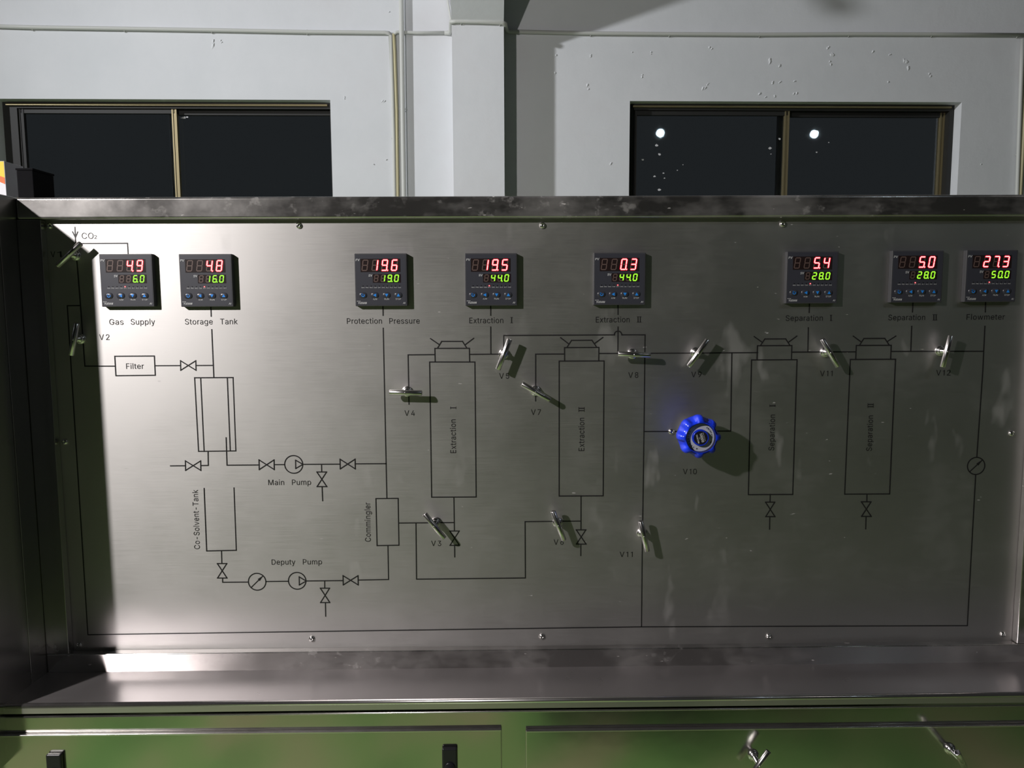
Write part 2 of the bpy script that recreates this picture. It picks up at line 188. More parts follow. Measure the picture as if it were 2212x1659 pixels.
G|520|269,-7 225,-3 185,7 149,25 118,49 91,79 69,116 53,157 43,203 40,254 43,305 53,352 69,393 91,429 117,459 149,484 184,501 223,512 265,516 291,514 316,510 340,504 363,494 384,483 403,469 421,453 436,436 449,416 460,395 468,373 474,349 408,349 402,365 395,379 387,393 378,406 368,417 356,427 344,436 330,443 315,448 300,453 283,455 265,456 236,453 209,445 183,432 160,414 141,392 125,364 113,332 106,295 103,254 106,213 113,177 125,145 141,117 161,95 184,76 210,63 238,56 269,53 296,55 322,61 345,71 365,85 382,102 396,123 407,147 413,173 415,202 434,199 283,199 283,256 478,256 478,200 475,160 466,124 451,91 431,62 406,38 377,19 344,5 308,-4|19,18,17 20,19,17 20,17,16 21,20,16 22,21,16 22,16,15 23,22,15 23,15,14 24,23,14 25,24,14 44,14,13 43,14,44 25,14,43 25,43,42 25,42,41 45,44,13 25,41,40 26,25,40 26,40,39 46,45,13 26,39,38 26,38,37 27,26,37 47,46,13 47,13,12 27,37,36 27,36,35 28,27,35 48,47,12 28,35,34 29,28,34 48,12,11 29,34,33 49,48,11 29,33,32 30,29,32 30,32,31 50,49,11 50,11,10 51,50,10 51,10,9 52,51,9 74,73,72 70,74,72 75,74,70 52,9,8 53,52,8 54,53,8 54,8,7 69,70,72 75,70,71 76,75,71 71,72,69 76,71,69 55,54,7 76,69,68 77,76,68 55,7,6 77,68,67 56,55,6 78,77,67 78,67,66 57,56,6 57,6,5 78,66,65 58,57,5 79,78,65 79,65,64 58,5,4 59,58,4 79,64,63 60,59,4 80,79,63 80,63,62 61,60,4 80,62,61 80,61,4 80,4,3 81,80,3 81,3,2 82,81,2 82,2,1 83,82,1 83,1,0
L|393|60,0 60,509 125,509 125,57 361,57 361,0|2,1,0 3,2,0 4,3,0 5,4,0
M|628|60,0 60,509 152,509 277,187 287,159 299,123 311,84 322,49 307,49 318,83 330,121 342,158 352,187 476,509 568,509 568,0 504,0 504,291 504,327 505,369 506,413 507,457 513,457 508,441 503,425 498,409 482,363 467,322 456,291 342,0 286,0 170,291 159,321 145,361 129,408 112,457 119,457 120,416 121,372 122,328 122,291 122,0|35,1,0 2,1,35 36,2,35 3,2,36 21,13,12 14,13,21 22,14,21 15,14,22 37,35,0 34,35,37 34,36,37 3,36,34 24,21,12 20,21,24 15,22,23 20,23,24 15,23,20 25,24,12 38,37,0 15,20,19 26,25,12 3,34,33 39,38,0 15,19,18 27,26,12 3,33,32 40,39,0 15,18,17 28,27,12 3,32,31 41,40,0 3,31,30 29,28,12 15,17,16 4,3,30 29,12,11 5,4,30 29,11,10 6,5,30 29,10,9 8,6,30 7,6,8 29,9,8 29,8,30
N|523|60,0 60,509 136,509 343,183 349,174 355,163 363,151 371,137 379,122 388,107 396,90 405,73 414,55 405,54 403,72 402,90 401,108 400,126 399,142 399,157 399,195 399,509 463,509 463,0 387,0 202,290 177,331 168,346 159,363 148,381 108,452 119,454 122,384 124,328 125,291 125,0|30,1,0 2,1,30 31,2,30 3,2,31 22,21,20 23,22,20 29,31,32 3,31,29 32,30,0 29,30,32 33,32,0 3,29,28 3,28,27 3,27,26 3,26,25 34,33,0 35,34,0 3,25,24 23,20,19 4,3,24 5,4,24 6,5,24 23,19,18 7,6,24 23,18,17 8,7,24 23,17,16 9,8,24 23,16,15 10,9,24 14,10,24 11,10,14 11,15,14 23,15,11 23,11,12 13,14,24 23,12,13 23,13,24
O|533|267,-7 225,-3 186,7 150,25 119,49 92,79 70,115 53,157 44,203 40,254 44,305 53,352 70,393 92,429 119,459 150,484 186,501 225,512 267,516 309,512 348,501 384,484 415,459 442,429 464,393 480,352 490,305 493,254 490,203 480,157 464,115 442,79 415,49 384,25 348,7 309,-3 267,53 296,55 324,63 349,76 372,94 392,116 408,144 420,176 428,213 430,254 428,295 420,332 408,365 392,392 372,415 349,433 324,446 296,453 267,456 237,453 210,445 184,433 161,415 142,392 125,364 113,332 106,295 103,254 106,213 113,176 125,144 142,117 161,94 184,76 210,63 237,55|19,18,17 19,17,16 20,19,16 20,16,15 21,20,15 21,15,14 22,21,14 55,14,13 54,14,55 22,14,54 53,22,54 23,22,53 56,55,13 23,53,52 23,52,51 57,56,13 58,57,13 23,51,50 58,13,12 24,23,50 59,58,12 24,50,49 59,12,11 25,24,49 60,59,11 25,49,48 25,48,47 61,60,11 61,11,10 26,25,47 62,61,10 26,47,46 62,10,9 27,26,46 63,62,9 27,46,45 63,9,8 64,63,8 27,45,44 28,27,44 65,64,8 28,44,43 65,8,7 29,28,43 66,65,7 29,43,42 66,7,6 30,29,42 67,66,6 30,42,41 68,67,6 30,41,40 68,6,5 31,30,40 69,68,5 31,40,39 69,5,4 32,31,39 70,69,4 32,39,38 71,70,4 32,38,37 36,71,4 32,37,36 32,36,4 32,4,3 33,32,3 33,3,2 34,33,2 34,2,1 35,34,1 35,1,0
P|445|60,0 125,0 125,509 60,509 125,509 240,509 292,501 339,478 376,442 400,397 408,347 400,297 376,252 339,216 292,193 240,185 125,185 125,453 236,453 270,448 301,433 325,409 341,380 346,347 341,314 325,285 301,261 270,246 236,241 125,241|0,1,2,3 17,18,5,4 18,19,6,5 19,20,7,6 20,21,8,7 21,22,9,8 22,23,10,9 23,24,11,10 24,25,12,11 25,26,13,12 26,27,14,13 27,28,15,14 28,29,16,15
Q|553|245,159 313,159 369,85 384,65 468,-48 401,-48 346,27 331,46 267,-7 225,-3 186,7 150,25 119,49 92,79 70,115 53,157 44,203 40,254 44,305 53,352 70,393 92,429 119,459 150,484 186,501 225,512 267,516 309,512 348,501 384,484 415,459 442,429 464,393 480,352 490,305 493,254 490,203 480,157 464,115 442,79 415,49 384,25 348,7 309,-3 267,53 296,55 324,63 349,76 372,94 392,116 408,144 420,176 428,213 430,254 428,295 420,332 408,365 392,392 372,415 349,433 324,446 296,453 267,456 237,453 210,445 184,433 161,415 142,392 125,364 113,332 106,295 103,254 106,213 113,176 125,144 142,117 161,94 184,76 210,63 237,55|1,0,7 2,1,7 3,2,7 4,3,7 4,7,6 4,6,5 27,26,25 27,25,24 28,27,24 28,24,23 29,28,23 29,23,22 30,29,22 63,22,21 62,22,63 30,22,62 61,30,62 31,30,61 64,63,21 31,61,60 31,60,59 65,64,21 66,65,21 31,59,58 66,21,20 32,31,58 67,66,20 32,58,57 67,20,19 33,32,57 68,67,19 33,57,56 33,56,55 69,68,19 69,19,18 34,33,55 70,69,18 34,55,54 70,18,17 35,34,54 71,70,17 35,54,53 71,17,16 72,71,16 35,53,52 36,35,52 73,72,16 36,52,51 73,16,15 37,36,51 74,73,15 37,51,50 74,15,14 38,37,50 75,74,14 38,50,49 76,75,14 38,49,48 76,14,13 39,38,48 77,76,13 39,48,47 77,13,12 40,39,47 78,77,12 40,47,46 79,78,12 40,46,45 44,79,12 40,45,44 40,44,12 40,12,11 41,40,11 41,11,10 42,41,10 42,10,9 43,42,9 43,9,8
R|449|60,0 60,509 236,509 273,506 305,500 333,489 356,473 376,455 390,433 401,408 407,381 409,352 407,323 401,296 390,271 376,250 356,232 333,217 305,206 273,200 236,198 96,198 96,255 234,255 258,256 280,260 298,267 313,276 325,287 334,300 340,316 344,333 345,352 344,371 340,389 334,405 325,419 313,430 298,440 279,446 258,451 233,452 125,452 125,0 353,0 230,229 303,229 428,0|22,1,0 42,1,22 2,1,42 3,2,42 4,3,42 5,4,42 6,5,42 7,6,42 41,7,42 40,7,41 8,7,40 43,42,22 8,40,39 8,39,38 8,38,37 9,8,37 9,37,36 9,36,35 10,9,35 10,35,34 10,34,33 11,10,33 11,33,32 11,32,31 12,11,31 12,31,30 13,12,30 13,30,29 13,29,28 14,13,28 14,28,27 14,27,26 15,14,26 15,26,25 15,25,24 15,24,23 21,22,0 23,22,43 20,23,43 15,23,20 16,15,20 17,16,20 18,17,20 19,18,20 20,21,0 43,20,0 46,45,44 47,46,44
S|447|224,-9 188,-7 156,-1 128,9 102,23 81,40 64,60 51,83 42,109 38,137 104,137 108,118 114,102 123,88 136,76 150,66 166,59 185,53 204,50 224,49 246,50 267,54 286,60 303,69 317,79 329,92 338,106 344,122 346,139 344,154 340,168 332,179 322,189 310,197 296,205 280,211 263,217 245,222 184,239 145,253 112,269 86,289 67,313 56,341 52,372 54,400 62,425 75,448 92,468 113,484 138,498 165,508 195,514 227,516 259,514 289,508 316,498 340,484 360,468 377,449 390,427 398,403 401,378 337,378 332,402 320,421 302,437 280,449 254,456 225,459 204,457 185,454 167,448 152,440 139,430 129,418 121,405 117,391 115,376 117,359 122,345 131,334 142,324 155,315 169,308 184,302 198,297 212,293 264,279 279,275 295,270 312,264 328,256 344,248 359,238 372,226 384,213 395,198 402,180 407,161 408,139 406,112 399,87 386,64 370,43 349,25 323,11 294,0 261,-7|54,53,52 54,52,51 55,54,51 55,51,50 56,55,50 56,50,49 57,56,49 57,49,48 58,57,48 69,48,47 58,48,69 59,58,69 70,69,47 59,69,68 71,70,47 59,68,67 72,71,47 59,67,66 60,59,66 72,47,46 73,72,46 74,73,46 60,66,65 75,74,46 61,60,65 75,46,45 61,65,64 76,75,45 77,76,45 62,61,64 62,64,63 77,45,44 78,77,44 79,78,44 79,44,43 80,79,43 81,80,43 81,43,42 82,81,42 83,82,42 84,83,42 84,42,41 85,84,41 86,85,41 87,86,41 88,87,41 88,41,40 89,88,40 90,89,40 91,90,40 91,40,39 92,91,39 93,92,39 93,39,38 94,93,38 94,38,37 95,94,37 96,95,37 96,37,36 96,36,35 97,96,35 97,35,34 97,34,33 98,97,33 98,33,32 98,32,31 99,98,31 99,31,30 99,30,29 100,99,29 100,29,28 100,28,27 101,100,27 10,9,8 11,10,8 101,27,26 12,11,8 102,101,26 12,8,7 102,26,25 13,12,7 102,25,24 14,13,7 103,102,24 14,7,6 103,24,23 15,14,6 103,23,22 16,15,6 104,103,22 16,6,5 104,22,21 17,16,5 104,21,20 18,17,5 19,18,5 104,20,19 104,19,5 105,104,5 105,5,4 106,105,4 106,4,3 107,106,3 107,3,2 108,107,2 108,2,1 108,1,0
T|449|32,452 32,509 417,509 417,452 257,452 257,0 193,0 193,452|2,1,0 3,2,0 4,7,6 5,4,6
U|517|259,-8 220,-6 186,2 154,15 126,33 103,55 85,80 71,108 63,140 60,173 60,509 124,509 124,178 126,155 132,133 141,113 153,95 169,80 187,68 208,59 232,53 259,52 285,53 309,59 331,68 349,80 364,95 377,113 385,133 391,155 393,178 393,509 457,509 457,173 454,140 446,108 433,80 414,55 391,33 363,15 332,2 297,-6|11,10,9 12,11,9 32,31,30 33,32,30 13,12,9 33,30,29 13,9,8 34,33,29 14,13,8 34,29,28 14,8,7 35,34,28 15,14,7 35,28,27 16,15,7 35,27,26 16,7,6 36,35,26 17,16,6 36,26,25 17,6,5 18,17,5 36,25,24 37,36,24 19,18,5 37,24,23 20,19,5 37,23,22 20,5,4 38,37,22 21,20,4 38,22,21 38,21,4 38,4,3 39,38,3 39,3,2 40,39,2 40,2,1 41,40,1 41,1,0
V|480|204,0 16,509 84,509 192,206 199,187 207,164 215,137 225,106 236,71 248,31 235,31 247,71 257,107 267,138 276,165 283,187 290,206 395,509 463,509 278,0|2,1,0 3,2,0 18,17,16 19,18,16 4,3,0 19,16,15 5,4,0 19,15,14 19,14,13 6,5,0 19,13,12 7,6,0 19,12,11 8,7,0 10,8,0 9,8,10 19,11,10 19,10,0
X|474|18,0 217,284 217,236 29,509 104,509 178,400 188,386 196,373 204,361 211,350 217,340 223,329 230,318 236,305 243,292 232,292 252,329 258,339 265,350 272,361 298,400 374,509 446,509 259,239 259,287 456,0 382,0 292,129 268,165 262,175 256,185 250,195 244,206 237,218 230,231 244,231 238,219 231,207 225,196 219,186 213,176 206,166 182,129 91,0|4,3,2 5,4,2 22,21,20 23,22,20 6,5,2 23,20,19 7,6,2 8,7,2 9,8,2 23,19,18 1,9,2 10,9,1 24,18,17 23,18,24 11,10,1 24,17,16 12,11,1 14,16,15 24,16,14 13,12,1 14,13,1 24,14,1 25,24,1 34,1,0 35,1,34 25,1,35 33,34,0 25,35,36 32,36,37 25,36,32 37,33,0 32,33,37 38,37,0 25,32,31 39,38,0 25,31,30 40,39,0 25,30,29 41,40,0 25,29,28 42,41,0 25,28,27 43,42,0 25,27,26
Y|472|203,0 203,208 16,509 91,509 192,344 203,327 213,309 222,292 231,274 240,254 250,230 224,230 233,254 242,275 251,293 260,310 270,327 280,344 381,509 455,509 268,208 268,0|3,2,1 4,3,1 19,18,17 20,19,17 5,4,1 20,17,16 6,5,1 20,16,15 20,15,14 7,6,1 20,14,13 8,7,1 9,13,12 20,13,9 12,8,1 9,8,12 11,12,1 20,9,10 10,11,1 20,10,1 20,1,0 21,20,0
a|389|160,-9 137,-7 115,-3 94,5 76,15 60,29 48,45 38,63 32,84 30,108 32,128 36,146 43,161 53,174 64,184 78,193 92,200 108,206 125,211 143,214 161,217 178,220 234,227 247,229 257,231 265,235 271,240 274,246 276,255 276,257 275,272 272,285 267,297 260,307 251,315 240,322 227,327 212,330 196,331 178,330 163,327 149,322 137,316 127,309 118,301 110,292 104,283 100,274 41,291 51,313 64,331 79,346 95,358 114,368 133,375 153,380 173,383 194,384 208,384 223,382 239,379 255,375 271,369 286,360 300,350 312,336 322,320 330,301 335,278 337,251 337,0 277,0 277,52 272,52 267,43 260,34 252,25 242,16 229,8 215,1 199,-4 181,-7 170,45 192,47 211,51 228,59 242,68 254,80 263,93 270,108 274,122 276,138 276,190 272,187 267,184 259,182 251,180 241,178 231,176 200,171 175,168 161,166 147,163 134,159 122,153 112,147 103,139 97,130 93,118 92,105 93,93 96,82 102,72 109,64 119,57 130,52 142,48 156,46|58,57,56 59,58,56 59,56,55 60,59,55 60,55,54 61,60,54 61,54,53 62,61,53 63,62,53 63,53,52 64,63,52 64,52,51 65,64,51 65,51,50 38,65,50 37,65,38 66,65,37 39,50,49 38,50,39 40,39,49 66,37,36 41,40,49 66,36,35 42,41,49 66,35,34 67,66,34 43,42,49 67,34,33 43,49,48 44,43,48 67,33,32 45,44,48 68,67,32 68,32,31 46,45,48 46,48,47 68,31,30 69,68,30 69,30,29 69,29,28 69,28,27 70,69,27 70,27,26 70,26,25 92,25,24 70,25,92 92,24,23 92,23,22 92,22,21 92,21,20 92,20,19 92,19,18 92,18,17 92,17,16 92,16,15 92,15,14 93,92,14 70,92,91 94,93,14 94,14,13 95,94,13 96,95,13 97,96,13 98,97,13 99,98,13 99,13,12 100,99,12 101,100,12 102,101,12 103,102,12 103,12,11 104,103,11 105,104,11 106,105,11 106,11,10 107,106,10 70,91,90 108,107,10 108,10,9 70,90,89 109,108,9 109,9,8 70,89,88 110,109,8 111,110,8 70,88,87 111,8,7 112,111,7 72,87,86 70,87,72 113,112,7 72,86,85 114,113,7 114,7,6 73,85,84 72,85,73 115,114,6 116,115,6 74,73,84 70,72,71 74,84,83 117,116,6 74,83,82 82,117,6 82,6,5 74,82,5 75,74,5 76,75,5 76,5,4 77,76,4 78,77,4 78,4,3 79,78,3 79,3,2 80,79,2 80,2,1 81,80,1 81,1,0
c|396|207,-8 174,-5 144,3 117,16 93,35 72,58 56,85 44,116 37,150 34,187 37,225 44,260 56,291 72,318 93,341 117,360 144,374 174,382 207,384 226,384 243,381 260,377 276,371 291,364 305,356 318,346 330,335 340,322 349,308 356,293 362,277 303,262 300,272 295,281 290,289 284,297 278,304 270,311 261,316 252,321 242,325 231,328 220,329 207,330 184,328 163,321 145,310 130,296 118,278 108,258 102,236 98,212 96,187 98,163 102,139 108,117 118,97 130,80 145,66 163,55 184,49 207,46 220,47 232,49 243,52 253,55 262,60 271,66 279,73 285,80 292,89 297,98 301,107 304,117 363,102 357,86 350,70 341,56 331,43 319,32 306,21 292,12 277,5 261,-1 244,-5 226,-7|19,18,17 20,19,17 20,17,16 21,20,16 22,21,16 22,16,15 23,22,15 24,23,15 24,15,14 25,24,14 26,25,14 44,14,13 43,14,44 26,14,43 27,26,43 27,43,42 27,42,41 45,44,13 27,41,40 27,40,39 28,27,39 46,45,13 28,39,38 46,13,12 28,38,37 28,37,36 47,46,12 29,28,36 29,36,35 29,35,34 48,47,12 30,29,34 48,12,11 30,34,33 30,33,32 49,48,11 31,30,32 49,11,10 50,49,10 51,50,10 51,10,9 52,51,9 52,9,8 53,52,8 54,53,8 54,8,7 55,54,7 56,55,7 74,73,72 56,7,6 74,72,71 75,74,71 75,71,70 57,56,6 75,70,69 76,75,69 57,6,5 58,57,5 76,69,68 76,68,67 77,76,67 59,58,5 77,67,66 77,66,65 59,5,4 78,77,65 60,59,4 78,65,64 78,64,63 61,60,4 78,63,62 78,62,61 78,61,4 79,78,4 79,4,3 80,79,3 81,80,3 81,3,2 82,81,2 83,82,2 83,2,1 84,83,1 84,1,0 85,84,0
d|424|195,-8 165,-6 137,3 111,16 89,34 70,57 55,84 43,116 36,151 34,189 36,227 43,261 55,293 70,320 89,342 112,361 137,374 165,382 196,384 218,383 237,379 253,373 267,364 278,355 287,346 295,336 301,327 306,319 311,319 311,509 372,509 372,0 313,0 313,59 307,59 301,50 295,41 287,31 277,21 266,12 252,4 236,-3 217,-7 205,47 226,49 246,55 263,65 278,78 290,95 299,115 306,138 310,162 312,189 310,216 306,241 300,263 290,282 278,299 263,312 246,322 227,328 205,330 182,328 162,322 145,311 130,298 118,281 108,261 102,239 98,215 96,189 98,163 102,139 109,117 118,97 130,80 145,66 162,55 182,49|30,29,28 31,30,28 19,18,17 20,19,17 20,17,16 21,20,16 21,16,15 22,21,15 23,22,15 23,15,14 24,23,14 25,24,14 61,14,13 25,14,61 26,25,61 62,61,13 26,61,60 63,62,13 26,60,59 27,26,59 64,63,13 27,59,58 64,13,12 28,27,58 57,28,58 56,28,57 55,28,56 31,28,55 65,64,12 66,65,12 66,12,11 67,66,11 31,55,54 67,11,10 68,67,10 31,54,53 69,68,10 69,10,9 31,53,52 70,69,9 70,9,8 71,70,8 31,52,51 72,71,8 31,51,50 72,8,7 73,72,7 31,50,49 74,73,7 74,7,6 31,49,48 75,74,6 33,48,47 31,48,33 75,6,5 76,75,5 33,47,46 77,76,5 34,46,45 33,46,34 35,34,45 31,33,32 77,5,4 78,77,4 35,45,44 36,35,44 43,78,4 36,44,43 36,43,4 37,36,4 37,4,3 38,37,3 39,38,3 39,3,2 40,39,2 41,40,2 41,2,1 42,41,1 42,1,0
e|404|212,-8 177,-5 145,3 117,16 92,35 72,58 56,85 44,116 37,150 34,187 36,224 44,258 55,290 71,317 91,340 115,359 142,373 172,382 205,384 226,383 246,380 266,374 285,366 303,355 319,341 334,324 347,305 357,282 365,256 370,227 371,194 371,169 75,169 75,221 338,221 310,202 308,226 304,248 298,269 288,286 277,301 263,314 246,323 227,328 205,330 183,328 164,323 146,313 131,301 119,286 109,270 102,251 97,231 96,211 96,178 98,151 102,127 110,106 121,88 135,73 151,61 169,53 190,48 212,46 227,47 241,49 254,53 265,58 276,65 285,73 294,82 300,93 306,105 365,91 358,72 348,55 335,39 320,26 302,14 283,4 261,-3 237,-7|19,18,17 20,19,17 20,17,16 21,20,16 22,21,16 22,16,15 23,22,15 23,15,14 24,23,14 25,24,14 45,14,13 44,14,45 25,14,44 25,44,43 46,45,13 25,43,42 26,25,42 47,46,13 26,42,41 47,13,12 26,41,40 48,47,12 27,26,40 49,48,12 27,40,39 49,12,11 50,49,11 27,39,38 28,27,38 51,50,11 28,38,37 51,11,10 29,28,37 52,51,10 29,37,36 33,52,10 53,52,33 34,29,36 30,29,34 34,36,35 33,10,9 32,33,9 34,33,53 30,34,53 30,53,54 31,30,54 32,9,8 31,54,55 31,32,8 55,31,8 56,55,8 56,8,7 57,56,7 57,7,6 58,57,6 73,72,71 73,71,70 74,73,70 59,58,6 59,6,5 74,70,69 60,59,5 74,69,68 75,74,68 75,68,67 61,60,5 61,5,4 75,67,66 76,75,66 62,61,4 76,66,65 76,65,64 63,62,4 76,64,63 76,63,4 77,76,4 77,4,3 78,77,3 78,3,2 79,78,2 80,79,2 80,2,1 81,80,1 81,1,0
f|254|228,379 228,327 6,327 6,379 81,0 81,432 82,452 87,470 96,486 107,499 120,510 135,519 152,525 169,529 187,530 201,530 212,529 222,527 231,525 238,523 243,521 227,468 215,472 209,473 202,474 195,474 178,472 164,468 154,460 147,449 143,435 142,419 142,0|0,3,2 1,0,2 15,14,13 16,15,13 16,13,12 17,16,12 18,17,12 18,12,11 19,18,11 20,19,11 21,20,11 21,11,10 22,10,9 21,10,22 24,9,8 23,9,24 22,9,23 25,8,7 24,8,25 26,25,7 27,26,7 27,7,6 28,27,6 29,28,6 29,6,5 30,29,5 31,30,5 31,5,4 32,31,4
g|425|207,-151 180,-149 156,-146 134,-140 114,-132 97,-122 82,-110 70,-97 59,-84 51,-69 101,-41 107,-49 114,-57 122,-66 131,-74 142,-82 154,-88 169,-93 187,-96 207,-97 236,-95 261,-87 282,-75 298,-58 308,-34 311,-6 311,68 306,68 301,60 294,51 287,41 277,32 266,23 252,16 236,10 217,6 195,5 165,7 138,14 113,27 90,43 71,65 55,90 43,120 36,154 34,191 36,229 43,263 55,293 71,320 90,342 112,361 138,374 166,382 196,384 218,383 237,379 253,373 267,365 279,356 288,346 296,336 302,327 308,319 313,319 313,379 372,379 372,-9 370,-40 363,-67 350,-90 334,-109 314,-124 291,-136 265,-144 237,-149 205,59 227,61 246,66 264,75 278,87 290,103 300,121 307,142 311,166 312,193 311,219 307,242 300,264 291,283 279,299 264,312 247,322 227,328 205,330 182,328 163,322 145,312 130,298 118,282 109,262 102,241 98,218 96,193 98,167 102,144 109,123 118,104 131,88 145,76 163,66 183,61|55,54,53 56,55,53 56,53,52 57,56,52 66,65,64 67,66,64 57,52,51 58,57,51 59,58,51 59,51,50 60,59,50 61,60,50 94,50,49 61,50,94 62,61,94 95,94,49 62,94,93 96,95,49 62,93,92 63,62,92 97,96,49 63,92,91 97,49,48 64,63,91 90,64,91 89,64,90 88,64,89 87,64,88 67,64,87 98,97,48 99,98,48 99,48,47 100,99,47 100,47,46 101,100,46 67,87,86 102,101,46 102,46,45 67,86,85 103,102,45 104,103,45 67,85,84 104,45,44 105,104,44 67,84,83 105,44,43 106,105,43 67,83,82 107,106,43 67,82,81 107,43,42 108,107,42 26,81,80 67,81,26 108,42,41 109,108,41 26,80,79 110,109,41 27,79,78 26,79,27 28,27,78 67,26,25 111,110,41 28,78,77 111,41,40 76,111,40 28,77,76 29,28,76 29,76,40 30,29,40 30,40,39 31,30,39 32,31,39 32,39,38 33,32,38 34,33,38 34,38,37 35,34,37 35,37,36 67,25,24 68,67,24 68,24,23 69,68,23 11,10,9 12,11,9 13,12,9 69,23,22 14,13,9 70,69,22 14,9,8 15,14,8 70,22,21 16,15,8 16,8,7 70,21,20 17,16,7 71,70,20 18,17,7 71,20,19 19,18,7 19,7,6 71,19,6 72,71,6 72,6,5 72,5,4 73,72,4 73,4,3 74,73,3 74,3,2 75,74,2 75,2,1 75,1,0
h|417|114,227 114,0 53,0 53,509 114,509 114,287 102,287 116,319 132,344 152,362 175,374 200,382 227,384 252,383 275,377 295,369 313,356 328,340 341,321 350,298 355,271 357,240 357,0 296,0 296,235 293,263 286,286 273,304 256,318 235,326 210,329 192,328 176,324 161,317 147,308 136,297 126,283 119,266 115,248|4,3,2 6,4,2 5,4,6 13,12,11 14,13,11 14,11,10 15,14,10 15,10,9 16,15,9 16,9,8 17,16,8 31,8,7 17,8,31 30,17,31 18,17,30 18,30,29 32,31,7 18,29,28 33,32,7 19,18,28 33,7,6 19,28,27 34,33,6 35,34,6 19,27,26 20,19,26 36,35,6 37,6,2 36,6,37 20,26,25 21,20,25 38,37,2 21,25,24 0,38,2 22,21,24 22,24,23 1,0,2
i|167|53,0 53,379 114,379 114,0 84,443 73,444 63,448 54,455 47,463 43,472 41,483 43,494 47,504 54,512 63,518 73,522 84,524 95,522 105,518 114,512 121,504 125,494 126,483 125,472 121,463 114,455 105,448 95,444|2,1,0 3,2,0 17,16,15 17,15,14 18,17,14 18,14,13 19,18,13 19,13,12 20,19,12 20,12,11 21,20,11 21,11,10 22,21,10 22,10,9 23,22,9 23,9,8 24,23,8 24,8,7 25,24,7 25,7,6 26,25,6 26,6,5 27,26,5 27,5,4
k|381|110,137 110,212 121,212 284,379 360,379 184,199 177,199 53,0 53,509 114,509 114,0 294,0 148,186 191,229 372,0|4,3,2 5,4,2 2,1,0 6,2,0 5,2,6 9,8,7 10,9,7 14,13,12 14,12,11
l|189|139,-2 112,0 91,8 74,20 62,37 55,59 53,84 53,509 114,509 114,99 114,83 117,71 120,62 126,57 135,53 146,52 160,53 170,54 181,3 162,-1 154,-2 147,-2|8,7,6 9,8,6 10,9,6 10,6,5 11,10,5 12,11,5 13,12,5 13,5,4 14,13,4 18,17,16 15,14,4 18,16,15 18,15,4 18,4,3 18,3,2 18,2,1 19,18,1 19,1,0 20,19,0
m|610|53,0 53,379 112,379 112,295 108,295 114,314 122,331 132,346 144,358 158,368 172,376 187,382 203,385 219,386 245,383 268,375 287,361 303,342 314,320 321,295 312,295 318,312 326,329 337,343 350,356 364,366 381,375 398,381 417,385 437,386 458,385 478,380 497,372 514,361 529,346 541,328 550,307 555,283 557,255 557,0 496,0 496,254 493,279 485,298 473,313 456,323 438,329 419,330 402,329 387,326 374,320 363,312 353,302 345,290 340,277 336,263 335,247 335,0 274,0 274,260 272,280 265,297 253,311 238,322 220,328 199,330 185,329 171,326 158,320 145,312 135,302 126,289 119,274 115,257 114,238 114,0|14,13,12 30,29,28 14,12,11 30,28,27 31,30,27 15,14,11 15,11,10 31,27,26 32,31,26 2,1,0 4,2,0 3,2,4 15,10,9 16,15,9 32,26,25 33,32,25 16,9,8 33,25,24 17,16,8 34,33,24 17,8,7 34,24,23 17,7,6 35,34,23 47,23,22 35,23,47 65,17,6 18,17,65 66,6,5 65,6,66 18,65,64 48,47,22 35,47,46 67,66,5 49,22,21 48,22,49 35,46,45 18,64,63 36,35,45 68,67,5 50,49,21 36,45,44 18,63,62 69,68,5 19,18,62 51,50,21 69,5,4 36,44,43 70,69,4 51,21,20 52,51,20 19,62,61 37,36,43 71,70,4 53,52,20 37,43,42 20,61,60 19,61,20 72,4,0 71,4,72 53,20,60 54,53,60 38,37,42 54,60,59 38,42,41 55,54,59 73,72,0 56,55,59 56,59,58 74,73,0 39,38,41 39,41,40 57,56,58 75,74,0
n|410|114,227 114,0 53,0 53,379 112,379 112,287 102,287 116,319 132,344 152,362 175,374 200,382 227,384 252,383 275,377 295,369 313,356 328,340 341,321 350,298 355,271 357,240 357,0 296,0 296,235 293,263 286,286 273,304 256,318 235,326 210,329 192,328 176,324 161,317 147,308 136,297 126,283 119,266 115,248|13,12,11 14,13,11 14,11,10 4,3,2 6,4,2 5,4,6 15,14,10 15,10,9 16,15,9 16,9,8 17,16,8 31,8,7 17,8,31 30,17,31 18,17,30 18,30,29 32,31,7 18,29,28 33,32,7 19,18,28 33,7,6 19,28,27 34,33,6 35,34,6 19,27,26 20,19,26 36,35,6 37,6,2 36,6,37 20,26,25 21,20,25 38,37,2 21,25,24 0,38,2 22,21,24 22,24,23 1,0,2
